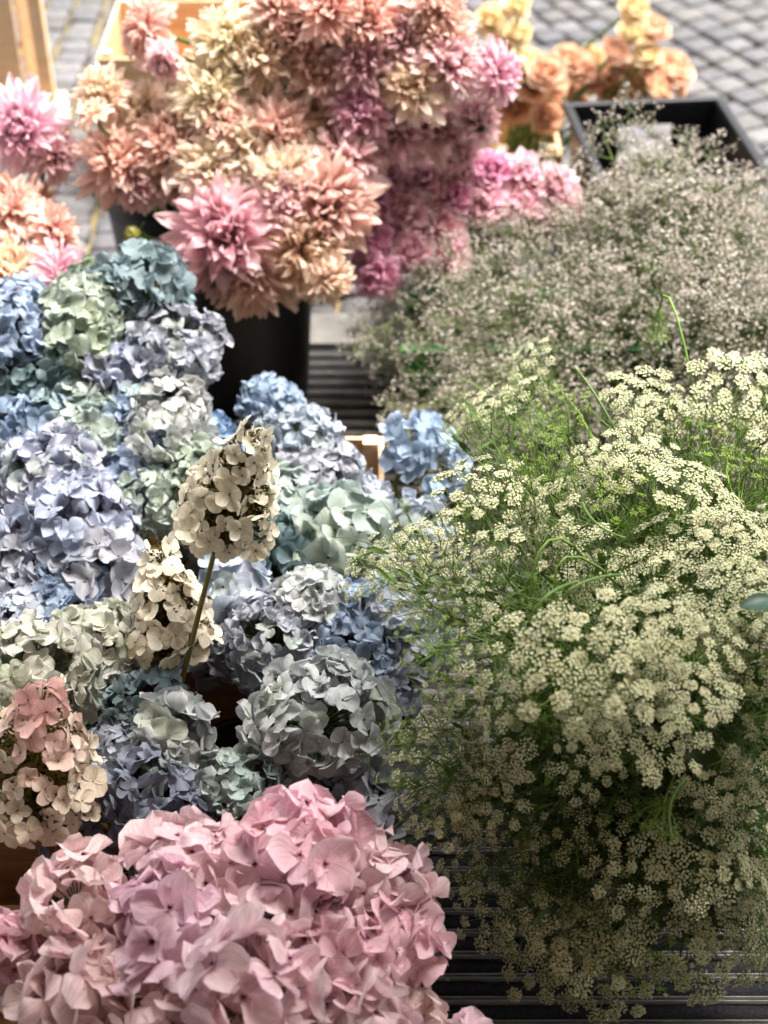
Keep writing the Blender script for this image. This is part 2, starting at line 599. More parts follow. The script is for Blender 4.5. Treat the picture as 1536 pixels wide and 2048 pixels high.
def wood_crate(label, x0, x1, y0, y1, h, z0=.0, mat='pineh', boards=2, rz=0, posts=True):
    cx, cy_ = (x0 + x1) / 2, (y0 + y1) / 2
    t_ = thing('wooden_crate', label, 'crate', (cx, cy_, z0), 'wooden flower crates')
    t_.rotation_euler.z = rz
    w_, d = x1 - x0, y1 - y0
    bh = h / boards
    for s in (-1, 1):
        box_obj('long_side', [(0, s * (d / 2 - .004), bh * (i + .5) , w_, .008, bh - .006, 0) for i in range(boards)], M[mat], t_, .0012)
        box_obj('end_board', [(s * (w_ / 2 - .004), 0, bh * (i + .5), .008, d - .018, bh - .006, 0) for i in range(boards)], M[mat], t_, .0012)
    if posts:
        for sx in (-1, 1):
            for sy in (-1, 1):
                box_obj('corner_post', [(sx * (w_ / 2 - .02), sy * (d / 2 - .02), h / 2 + .003, .022, .022, h + .006, 0)], M['pine'], t_, .0015)
    box_obj('bottom', [(0, -d / 2 + .04 + i * (d - .08) / 4, .006, w_ - .02, .05, .006, 0) for i in range(5)], M[mat], t_, .001)
    return t_


wood_crate('pale wooden crate of blue hydrangeas, its clean back board showing by the leaning blue head', -.62, .0, 1.36, 1.765, .215, 0.004, 'pineh', 2)
cr = wood_crate('dark stained wooden crate below the blush cone-shaped hydrangea, with black print on it', -.70, -.03, 1.045, 1.33, .2, 0.004, 'darkpine', 1)
mb = MB()
# worn illegible stencil marks on the crate's front board (in the crate's frame)
glyphs = [((0, 0), (0, 1)), ((0, 1), (.6, 1)), ((0, .5), (.5, .5)), ((.6, 1), (.6, .5)), ((.9, 0), (.9, 1)), ((.9, 1), (1.5, 1)), ((.9, .5), (1.4, .5)),
          ((1.8, 1), (2.4, 1)), ((2.1, 1), (2.1, 0)), ((1.8, 0), (2.4, 0)), ((2.7, 0), (2.7, .45)), ((2.7, .8), (2.7, 1))]
for (a1, b1), (a2, b2) in glyphs:
    for row, zz in ((0, .15), (1, .118)):
        s = .012
        xa, za, xb, zb = .052 + a1 * s, zz + b1 * s * 1.3, .052 + a2 * s, zz + b2 * s * 1.3
        d = .0013
        mb.add([[xa - d, -.1450, za - d], [xb + d, -.1450, zb - d], [xb + d, -.1450, zb + d], [xa - d, -.1450, za + d]], [[0, 1, 2, 3]], (0, 0, 0))
mb.build('stencil_print', M['ink'], [c for c in cr.children if c.name.startswith('long_side')][0], smooth=False)
wood_crate('low wooden crate hidden under the pink hydrangeas', -.58, -.02, .70, .98, .16, 0.004, 'darkpine', 1)
wood_crate('pine crate with an open light inside behind the drooping coral dahlia', -.59, -.22, 2.93, 3.25, .31, -.004, 'pineh', 1)
wood_crate('narrow tan wooden crate under the apricot roses, its end beside the black crate', .215, .355, 2.72, 3.08, .2, -.004, 'pineh', 1)
# upright slatted pine crate at the photo's top-left corner
t_ = thing('wooden_crate', 'tall upright crate of vertical pine boards with a stubby foot, on the cobbles', 'crate', (-.86, 3.28, 0), 'wooden flower crates')
for i in range(4):
    box_obj('upright_board', [(-.26 + i * .082, .0, .27, .080, .010, .52, 0)], M['pine'], t_, .0015)
box_obj('inner_board', [(0.035, .10, .27, .06, .010, .5, .9)], M['pineh'], t_, .0015)
box_obj('corner_post', [(.082, -.012, .29, .030, .03, .58, 0)], M['pine'], t_, .002)
box_obj('foot', [(.06, -.03, .025, .13, .16, .05, .2)], M['pine'], t_, .003)

# green plastic crate under the baby's breath
t_ = thing('plastic_crate', 'bright green plastic crate glimpsed through the baby\'s breath', 'crate', (.27, 2.14, 0), 'plastic flower crates')
W_, D_, H_ = .46, .16, .18
for nm, pr in (('front_wall', (0, -D_ / 2, H_ / 2, W_, .006, H_ - .01, 0)), ('back_wall', (0, D_ / 2, H_ / 2, W_, .006, H_ - .01, 0)),
               ('end_wall', (-W_ / 2, 0, H_ / 2, .006, D_ - .008, H_ - .01, 0)), ('end_wall', (W_ / 2, 0, H_ / 2, .006, D_ - .008, H_ - .01, 0)),
               ('bottom', (0, 0, .006, W_ - .01, D_ - .01, .006, 0))):
    box_obj(nm, [pr], M['green_plastic'], t_, .001)
box_obj('rim', [(0, -D_ / 2 - .006, H_ - .006, W_ + .03, .016, .014, 0), (0, D_ / 2 + .006, H_ - .006, W_ + .03, .016, .014, 0)], M['green_plastic'], t_, .003)

# black plastic crate with hand hole
cr = thing('plastic_crate', 'empty black plastic crate with a hand hole behind the baby\'s breath', 'crate', (.525, 2.585, 0), 'plastic flower crates')
cr.rotation_euler.z = math.radians(6)


def wall(name, p0, p1, z0, z1, splay, hole=None, th=.005):
    """slightly splayed wall from p0 to p1 (at rim), optional hand hole, as a thick mesh"""
    p0, p1 = np.array(p0, float), np.array(p1, float)
    L = np.linalg.norm(p1 - p0)
    dx = (p1 - p0) / L
    nin = np.array([-dx[1], dx[0]])
    us = [0, L] if hole is None else [0, hole[0], hole[1], L]
    zs = [z0, z1] if hole is None else [z0, hole[2], hole[3], z1]
    bm = bmesh.new()
    def P_(u, z, off):
        s = splay * (z1 - z) / (z1 - z0)
        uu = u + (s if u == 0 else -s if u == L else 0)
        q = p0 + dx * uu + nin * (s + off)
        return bm.verts.new((q[0], q[1], z))
    G = {}
    for o_ in (0, 1):
        for i, u in enumerate(us):
            for j, z in enumerate(zs):
                G[o_, i, j] = P_(u, z, o_ * th)
    nI, nJ = len(us) - 1, len(zs) - 1
    hol = lambda i, j: hole is not None and i == 1 and j == 1
    def q4(*v):
        bm.faces.new(v)
    for i in range(nI):
        for j in range(nJ):
            if hol(i, j):
                q4(G[0, 1, 1], G[1, 1, 1], G[1, 1, 2], G[0, 1, 2]); q4(G[0, 2, 1], G[0, 2, 2], G[1, 2, 2], G[1, 2, 1])
                q4(G[0, 1, 1], G[0, 2, 1], G[1, 2, 1], G[1, 1, 1]); q4(G[0, 1, 2], G[1, 1, 2], G[1, 2, 2], G[0, 2, 2])
                continue
            q4(G[0, i, j], G[0, i + 1, j], G[0, i + 1, j + 1], G[0, i, j + 1])
            q4(G[1, i, j], G[1, i, j + 1], G[1, i + 1, j + 1], G[1, i + 1, j])
    for i in range(nI):
        q4(G[0, i, nJ], G[0, i + 1, nJ], G[1, i + 1, nJ], G[1, i, nJ]); q4(G[0, i, 0], G[1, i, 0], G[1, i + 1, 0], G[0, i + 1, 0])
    for j in range(nJ):
        q4(G[0, 0, j], G[0, 0, j + 1], G[1, 0, j + 1], G[1, 0, j]); q4(G[0, nI, j], G[1, nI, j], G[1, nI, j + 1], G[0, nI, j + 1])
    bmesh.ops.recalc_face_normals(bm, faces=bm.faces)
    me = bpy.data.meshes.new(name)
    bm.to_mesh(me); bm.free()
    me.materials.append(M['blackcrate'])
    o = bpy.data.objects.new(name, me)
    COL.objects.link(o)
    o.parent = cr
    return o


hw, hd, hz = .146, .160, .29
wall('front_wall', (-hw, -hd), (hw, -hd), .004, hz, .02)
wall('end_wall', (hw, -hd), (hw, hd), .004, hz, .02)
wall('back_wall', (hw, hd), (-hw, hd), .004, hz, .02, (.085, .19, .175, .25))
wall('end_wall', (-hw, hd), (-hw, -hd), .004, hz, .02)
box_obj('bottom', [(0, 0, .006, hw * 2 - .05, hd * 2 - .05, .006, 0)], M['blackcrate'], cr, .001)
rimp = [(0, -hd - .005, hz, 2 * hw + .03, .018, .012, 0), (0, hd + .005, hz, 2 * hw + .03, .018, .012, 0),
        (-hw - .005, 0, hz + .0005, .018, 2 * hd - .01, .012, 0), (hw + .005, 0, hz + .0005, .018, 2 * hd - .01, .012, 0)]
box_obj('rim', rimp, M['blackcrate'], cr, .004)
for s in (-1, 1):
    box_obj('side_rib', [(s * (hw - .012), 0, .215, .006, 2 * hd - .06, .008, 0)], M['blackcrate'], cr, .002)
# a loose tan cardboard lid leaning behind the pine crate, catching the sun
exec_marker = 0

# ------------------------------------------------------------------ hydrangeas
CAMP = np.array([0, 0, CAMH])
PAL = {   # (petal tip a, petal tip b, petal base, edge, eye)
    'teal': ((120, 152, 166), (104, 138, 152), (112, 150, 140), (150, 182, 190), (120, 150, 150)),
    'deepteal': ((84, 132, 146), (92, 128, 122), (84, 120, 110), (120, 158, 164), (90, 110, 100)),
    'sage': ((178, 196, 178), (158, 182, 160), (168, 190, 132), (196, 206, 192), (130, 150, 90)),
    'greenblue': ((160, 188, 190), (182, 198, 178), (160, 186, 150), (188, 206, 206), (120, 140, 110)),
    'blue': ((128, 168, 208), (150, 174, 216), (142, 176, 206), (176, 200, 228), (90, 110, 170)),
    'bright': ((92, 152, 210), (120, 170, 220), (100, 150, 200), (140, 184, 226), (80, 90, 160)),
    'pale': ((164, 192, 220), (190, 198, 224), (186, 202, 206), (208, 218, 232), (140, 130, 170)),
    'lav': ((184, 186, 216), (154, 178, 216), (186, 190, 214), (208, 204, 224), (150, 120, 170)),
    'greylav': ((156, 172, 198), (180, 180, 202), (168, 176, 172), (198, 196, 208), (130, 110, 150)),
    'cream': ((206, 208, 210), (182, 196, 206), (196, 204, 178), (220, 218, 214), (150, 130, 120)),
    'creamgreen': ((214, 210, 200), (196, 206, 180), (206, 212, 138), (232, 218, 212), (150, 150, 80)),
    'slate': ((120, 134, 168), (140, 146, 176), (130, 142, 160), (156, 164, 192), (90, 80, 130)),
    'darkgreen': ((100, 132, 118), (120, 146, 110), (96, 130, 84), (136, 160, 140), (80, 100, 60)),
    'pink': ((246, 190, 204), (248, 206, 214), (232, 158, 182), (250, 218, 226), (150, 50, 100)),
    'palepink': ((248, 212, 218), (249, 222, 222), (240, 194, 202), (250, 230, 232), (160, 60, 110)),
    'lilacpink': ((244, 200, 218), (248, 214, 226), (230, 176, 200), (246, 216, 230), (140, 50, 110)),
    'blush': ((248, 214, 212), (247, 219, 208), (238, 200, 198), (250, 230, 226), (150, 60, 90)),
}


def soften(c, grey, white):
    g_ = np.dot(c, (.3, .55, .15))
    c = c * (1 - grey) + g_ * grey
    return c * (1 - white) + .82 * white


def lift(c, w_):
    m_ = c / max(c)
    return c * (1 - w_) + w_ * (.36 * m_ * .96 + .64 * np.array((.96, .87, .82)))


def fib(n, maxpol):
    i = np.arange(n) + .5
    cosmax = math.cos(maxpol)
    z = 1 - i / n * (1 - cosmax)
    a = i * PI * (3 - 5 ** .5)
    s = np.sqrt(1 - z * z)
    return np.stack([s * np.cos(a), s * np.sin(a), z], 1)


def hydrangea(px, py, rpx, z, pal, label, axis=None, rf=None, maxpol=128, sparse=1.0, lean=(0, 0), nm='hydrangea', cat='hydrangea', grp='blue hydrangeas'):
    P, mpp = at(px, py, z)
    Rr = rpx * mpp * (1.0 if grp.startswith('pink') else 1.12)
    pink = grp.startswith('pink')
    if axis is None:
        axis = np.array([0, 0, .75]) + unit(CAMP - P) * .45 + np.array([lean[0], lean[1], 0]) + R.normal(0, .1, 3)
    axis = unit(np.array(axis, float))
    rf = rf or (Rr * .27 if pink else Rr * .265)
    rf = max(rf, .0145)
    root = thing(nm, label, cat, (0, 0, 0), grp)
    A, B = basis(axis[None])
    A, B = A[0], B[0]
    area = 2 * PI * (1 - math.cos(math.radians(maxpol))) * Rr ** 2
    n = int(sparse * 1.5 * area / (PI * rf ** 2 * .78))
    n = min(n, 150)
    S = unit(fib(n, math.radians(maxpol)) + R.normal(0, .07, (n, 3)))
    lob = 1 + .11 * np.sin(S[:, 0] * 4 + R.uniform(0, 6)) + .10 * np.sin(S[:, 1] * 4 + R.uniform(0, 6)) + R.normal(0, .05, n)
    loc = S * np.array([R.uniform(.92, 1.12), R.uniform(.92, 1.12), R.uniform(.72, .88)]) * (Rr - rf * .45) * lob[:, None]
    W = lambda v: v[:, :1] * A + v[:, 1:2] * B + v[:, 2:3] * axis
    C0 = W(loc)
    Nf = unit(W(S) + R.normal(0, .27, (n, 3)))
    T1, T2 = basis(Nf)
    pa, pb, base, edge, eye = [lin(c) for c in PAL[pal]]
    if not pink:
        pa, pb, base, edge = [soften(c, .33, .06) * .88 for c in (pa, pb, base, edge)]
    else:
        pa, pb, base, edge = [soften(c, 0., .29) * np.array((1.03, .97, 1.0)) for c in (pa, pb, base, edge)]
    gd = unit(R.normal(0, 1, 3))
    mixv = np.clip(.5 + .5 * (W(S) @ gd) + R.normal(0, .22, n), 0, 1)[:, None]
    fc = pa * (1 - mixv) + pb * mixv
    fc = fc * R.uniform(.86, 1.08, (n, 1))
    if R.random() < .6 and not pink:
        # a few florets aging towards green
        ag = R.random(n) < .12
        fc[ag] = fc[ag] * .6 + lin((176, 192, 150)) * .4
    tw = R.uniform(0, 2 * PI, n)
    size = rf * R.uniform(.82, 1.2, n)
    th_f = R.uniform(-.05, .5, n)
    mb = MB()
    O, F, N_, L, Wd, TH, K, CU, RU, CB, CT, CE = [[] for _ in range(12)]
    for j in range(4):
        a_ = tw + j * PI / 2 + R.normal(0, .13, n)
        Fj = np.cos(a_)[:, None] * T1 + np.sin(a_)[:, None] * T2
        roll = R.normal(0, .2, n)[:, None]
        X = np.cross(Fj, Nf)
        Nj = unit(Nf * np.cos(roll) + X * np.sin(roll))
        O.append(C0 + Nf * (.0006 * (j % 2) + rf * .02) + Fj * rf * .02)
        F.append(Fj)
        N_.append(Nj)
        L.append(size * R.uniform(.9, 1.12, n))
        Wd.append(size * R.uniform(.50, .64, n))
        TH.append(th_f + R.normal(0, .16, n))
        K.append(R.normal(-.25, .8, n))
        CU.append(R.normal(.18, .26, n))
        RU.append(np.abs(R.normal(.15, .07, n)))
        jit = R.uniform(.92, 1.06, (n, 1))
        CT.append(fc * jit)
        CB.append((base * .5 + fc * .5) * jit)
        CE.append((edge * .55 + fc * .45) * jit)
    cc = np.concatenate
    petals(mb, cc(O), cc(F), cc(N_), cc(L), cc(Wd), cc(TH), cc(K), cc(CU), cc(RU), cc(CB), cc(CT), a=1.25, b=.55,
           nu=7, nv=6, g=.8, edge=.045, ce=cc(CE))
    # centre flush and bead of each floret
    octas(mb, C0 + Nf * rf * .07, rf * R.uniform(.05, .085, n) * (1.5 if pink else 1), eye * R.uniform(.7, 1.1, (n, 1)))
    if pink:
        stars(mb, C0 + Nf * (.0015 + rf * .025), Nf, rf * .17, 4, .25, eye, (eye + fc) / 2)
    neck = -axis * Rr * .55
    root_z = .03
    tgt = np.array([P[0] * .96 - .01, P[1] + .02, root_z])
    root.location = tgt
    head = mb.build('flower_head', M['hydra'], root)
    head.location = P - tgt
    # pedicels and stem
    mb = MB()
    gcol = lin((104, 118, 72)) if R.random() < .6 else lin((120, 80, 104))
    tubes(mb, np.repeat(neck[None], n, 0) * .6, C0 - Nf * .001, .0012, .0007, gcol)
    nb = P + neck - tgt
    pts = bez(np.zeros(3), np.array([0, 0, max(.02, nb[2] * .5)]), nb - axis * .05, nb, 9)
    polytube(mb, pts - (P - tgt), .0034, lin((92, 110, 60)), 7)
    polytube(mb, [neck, neck * .5, neck * .2], [.0034, .003, .001], lin((92, 110, 60)), 6)
    s_ = mb.build('stem', M['green'], root)
    s_.location = P - tgt
    return root, P, Rr, axis, tgt


def leaf_pair(mb, base, dirs, L, Wd, col):
    n = len(dirs)
    F = unit(np.array(dirs, float))
    up = np.array([0, 0, 1.]) + R.normal(0, .15, (n, 3))
    N_ = unit(up - F * (up * F).sum(1, keepdims=True))
    petals(mb, np.repeat(np.array(base)[None], n, 0), F, N_, np.full(n, L), np.full(n, Wd), R.uniform(.1, .4, n), R.uniform(-1.2, -.4, n),
           np.full(n, .25), np.full(n, .05), np.repeat(col[None] * .8, n, 0), np.repeat(col[None], n, 0), a=1.0, b=.85, nu=9, nv=7, edge=.03)


BH = [
    # px, py, r, z, palette, label, kwargs
    (275, 590, 100, .42, 'teal', 'dusty teal hydrangea at the very top of the blue mound, beside the black bucket', {}),
    (165, 655, 88, .41, 'sage', 'pale green hydrangea just below and beside the topmost teal one', {}),
    (35, 655, 80, .41, 'blue', 'sky blue hydrangea under the magenta dahlia, cut by the photo edge', {}),
    (348, 700, 86, .38, 'greylav', 'grey-lavender hydrangea bulging towards the black bucket below the teal one', {'lean': (.3, 0)}),
    (85, 745, 92, .36, 'deepteal', 'dark grey-green hydrangea in shadow below the pale green one', {'lean': (-.1, 0)}),
    (238, 745, 60, .37, 'lav', 'small lavender hydrangea with broad petals between the dark green and grey ones', {'rf': .024}),
    (20, 800, 62, .33, 'blue', 'light blue hydrangea touching the photo edge under the dark green one', {}),
    (275, 830, 80, .33, 'blue', 'periwinkle hydrangea behind the cream-white rounded one', {}),
    (75, 860, 88, .32, 'blue', 'soft blue hydrangea in the row above the big lavender one', {}),
    (175, 860, 92, .32, 'greenblue', 'greenish white hydrangea between the soft blue and cream-white ones', {}),
    (405, 890, 62, .28, 'bright', 'vivid blue hydrangea half hidden beside the cream-white one', {'lean': (.3, 0)}),
    (335, 850, 86, .33, 'cream', 'cream-white hydrangea with a bent green stem showing, above the cone-shaped head', {}),
    (250, 965, 95, .27, 'blue', 'shadowed blue hydrangea below the cream-white one', {}),
    (90, 965, 105, .31, 'lav', 'large pale pinkish lavender hydrangea near the photo edge', {}),
    (140, 1050, 112, .29, 'lav', 'big lavender-blue hydrangea overlapping the pinkish lavender one', {'lean': (.1, -.2)}),
    (15, 1080, 80, .26, 'pale', 'grey-blue hydrangea at the edge below the big lavender one', {}),
    (545, 812, 62, .25, 'blue', 'blue hydrangea standing alone against the dark grating, pink stalks showing', {'sparse': .8, 'axis': (.1, .5, .8)}),
    (598, 885, 70, .28, 'pale', 'pale silvery lavender hydrangea just below the lone blue one', {}),
    (630, 950, 78, .26, 'greylav', 'silver grey hydrangea by the pale board of the crate', {}),
    (705, 1000, 62, .23, 'pale', 'ice blue hydrangea at the crate corner', {'lean': (.3, 0)}),
    (320, 1010, 78, .28, 'greenblue', 'blue-green hydrangea between the lavender one and the tall cream cone', {}),
    (400, 970, 66, .30, 'sage', 'pale lime hydrangea peeping out behind the tall cream cone', {}),
    (560, 1040, 84, .27, 'greenblue', 'pale aqua hydrangea behind the tall cream cone', {}),
    (680, 1062, 80, .28, 'greenblue', 'hydrangea with large folded silvery aqua petals by the lace flowers', {'rf': .03}),
    (560, 1125, 96, .24, 'deepteal', 'deep teal hydrangea in shadow under the pale aqua one', {'rf': .024}),
    (655, 1160, 56, .22, 'bright', 'small bright blue hydrangea next to the green lace umbels', {}),
    (35, 1150, 86, .26, 'greylav', 'greyish blue hydrangea touching the photo edge in the middle of the bed', {}),
    (200, 1140, 92, .27, 'greylav', 'silvery lavender hydrangea with broad petals beside the second cream cone', {'rf': .026}),
    (130, 1215, 92, .25, 'blue', 'blue-lavender hydrangea with green specks below the silvery one', {}),
    (30, 1250, 78, .25, 'pale', 'pale blue hydrangea at the photo edge above the cream and green one', {}),
    (195, 1290, 92, .27, 'creamgreen', 'pale cream-green hydrangea above the teal and cream pair', {}),
    (70, 1345, 102, .30, 'creamgreen', 'cream hydrangea with yellow-green heart right above the blush cone', {'rf': .021}),
    (170, 1370, 74, .25, 'cream', 'grey-cream hydrangea tucked beside the yellow-green hearted one', {}),
    (465, 1180, 66, .27, 'pale', 'near-white hydrangea of broad round petals beside the long bare stem', {'rf': .027}),
    (440, 1285, 74, .20, 'greylav', 'shaded lilac hydrangea with very large petals over the dark gap', {'rf': .031}),
    (545, 1280, 86, .25, 'greylav', 'grey-lavender hydrangea below the teal one, edge of the dark gap', {}),
    (625, 1215, 78, .27, 'cream', 'cream hydrangea with browned petal edges', {}),
    (700, 1270, 86, .25, 'blue', 'mid blue hydrangea beneath the brown-edged cream one', {}),
    (780, 1225, 76, .27, 'pale', 'pale white-blue hydrangea pressed against the lace umbels', {}),
    (815, 1290, 72, .24, 'pale', 'powder blue hydrangea half under the lace umbels', {'rf': .025}),
    (845, 915, 84, .24, 'blue', 'blue hydrangea leaning out over the crate on bare purple stalks', {'sparse': .62, 'axis': (.75, -.1, .75), 'maxpol': 105, 'rf': .023}),
    (830, 1060, 58, .22, 'pale', 'small white-blue hydrangea outside the crate on the grating', {'rf': .026}),
    (640, 1435, 118, .27, 'cream', 'large silvery cream hydrangea, biggest head beside the dark gap', {'rf': .022, 'axis': (.1, -.35, 1)}),
    (760, 1400, 62, .21, 'slate', 'slate lavender hydrangea in shade beside the large silvery cream one', {}),
    (300, 1420, 78, .25, 'teal', 'turquoise hydrangea peeping over the mauve-grey one', {}),
    (345, 1475, 82, .27, 'cream', 'mauve-grey hydrangea with curled petals in front of the turquoise one', {'rf': .026}),
    (245, 1520, 74, .22, 'pale', 'pale blue hydrangea beside the blush cone florets', {}),
    (300, 1590, 100, .24, 'slate', 'dusky violet-blue hydrangea just above the pink ones', {}),
    (465, 1580, 82, .23, 'greenblue', 'pale turquoise hydrangea over the pink heads', {}),
    (565, 1545, 56, .22, 'sage', 'little green unripe hydrangea behind the strongest pink one', {'rf': .02}),
    (640, 1575, 56, .2, 'deepteal', 'dark teal hydrangea shadowed behind the strongest pink one', {}),
    (745, 1620, 74, .21, 'greylav', 'dim lavender hydrangea of broad petals beside the pink and the lace', {'rf': .026}),
    (170, 1620, 84, .19, 'slate', 'very dark blue-grey hydrangea drooping over the stained crate', {}),
    (340, 1670, 74, .19, 'slate', 'shadowed hydrangea squeezed behind the greenish pink one', {}),
    (885, 1610, 62, .15, 'slate', 'dim blue hydrangea buried beneath the lace umbels', {}),
    (640, 1330, 60, .2, 'slate', 'shaded blue hydrangea between the grey-lavender and silvery cream ones', {}),
    (430, 1090, 66, .20, 'deepteal', 'teal hydrangea in shade right behind the long bare stem', {}),
    (255, 1215, 66, .2, 'slate', 'dim blue hydrangea behind the second cream cone', {}),
    (95, 1480, 80, .19, 'darkgreen', 'dark grey-green hydrangea underneath the blush cone', {}),
    (20, 1600, 74, .17, 'slate', 'nearly black-blue hydrangea drooping at the edge below the blush cone', {}),
    (-40, 960, 90, .3, 'lav', 'lavender hydrangea mostly outside the photo edge', {}),
    (180, 575, 50, .38, 'darkgreen', 'small dark green hydrangea wedged between the teal one and the dahlias', {}),
]
PH = [
    (600, 1700, 128, .33, 'pink', 'strongest rose-pink hydrangea, crowning the pink bunch', {'rf': .030}),
    (375, 1735, 112, .31, 'palepink', 'pale pink hydrangea with green-tipped petals beside the rose-pink one', {'rf': .03}),
    (155, 1800, 104, .30, 'blush', 'frilly pale pink hydrangea against the dark stained crate', {'rf': .025}),
    (330, 1850, 124, .31, 'lilacpink', 'lilac-pink hydrangea in the middle of the pink bunch', {'rf': .031}),
    (560, 1830, 112, .30, 'palepink', 'soft pink hydrangea directly below the rose-pink one', {'rf': .030}),
    (762, 1775, 102, .29, 'palepink', 'pale pink hydrangea next to the dim lavender one and the lace', {'rf': .026, 'lean': (.2, 0)}),
    (792, 1880, 100, .27, 'pink', 'rounded pink hydrangea overhanging the metal grating', {'rf': .027, 'lean': (.3, 0)}),
    (670, 1930, 112, .28, 'pink', 'mid pink hydrangea between the blush one and the overhanging one', {'rf': .03}),
    (505, 1975, 134, .33, 'palepink', 'blush cream hydrangea with the largest petals and dark pink eyes', {'rf': .034}),
    (160, 1985, 118, .28, 'blush', 'dusty beige-pink hydrangea under the frilly pale one', {'rf': .031}),
    (5, 1900, 88, .27, 'pink', 'pink hydrangea cut by the photo edge beside the frilly one', {'rf': .028}),
    (320, 2050, 104, .28, 'blush', 'beige pink hydrangea at the bottom edge beside the blush cream one', {'rf': .03}),
    (720, 2045, 110, .26, 'palepink', 'pale pink hydrangea at the bottom edge below the mid pink one', {'rf': .03}),
    (815, 2035, 72, .22, 'blush', 'blush pink hydrangea at the bottom edge resting above the grating', {'rf': .027}),
    (935, 2085, 46, .2, 'lilacpink', 'tip of a lilac-pink hydrangea at the bottom edge on the grating', {'rf': .024}),
    (60, 1960, 70, .2, 'blush', 'shaded blush hydrangea low between its two neighbours at the corner', {'rf': .028}),
    (450, 1790, 84, .22, 'palepink', 'deep-set pale pink hydrangea in the hollow of the pink bunch', {'rf': .028}),
    (690, 1830, 84, .22, 'pink', 'deep-set pink hydrangea behind the overhanging one', {'rf': .028}),
]
heads = []
for (px, py, r, z, pal, lab, kw) in BH:
    heads.append(hydrangea(px, py, r, z, pal, lab, grp='blue hydrangeas in the crates', **kw))
for (px, py, r, z, pal, lab, kw) in PH:
    heads.append(hydrangea(px, py, r, z, pal, lab, grp='pink hydrangeas at the front', **kw))
# broad green leaves on a few stems
for idx in (1, 5, 17, 24, 31, 44, 49, 50, 58, 61):
    root, P, Rr, ax, tgt = heads[idx]
    mb = MB()
    a0 = R.uniform(0, 6)
    b0 = P - tgt - ax * Rr * .75
    leaf_pair(mb, b0, [(math.cos(a0), math.sin(a0), .35), (math.cos(a0 + 2.4), math.sin(a0 + 2.4), .3), (math.cos(a0 + 4.4), math.sin(a0 + 4.4), .45)], Rr * 1.25, Rr * .38, lin((62, 92, 50)))
    stem_ = [c for c in root.children if c.name.startswith('stem')][0]
    lf = mb.build('leaf', M['green'], stem_)
    lf.location = -(P - tgt)


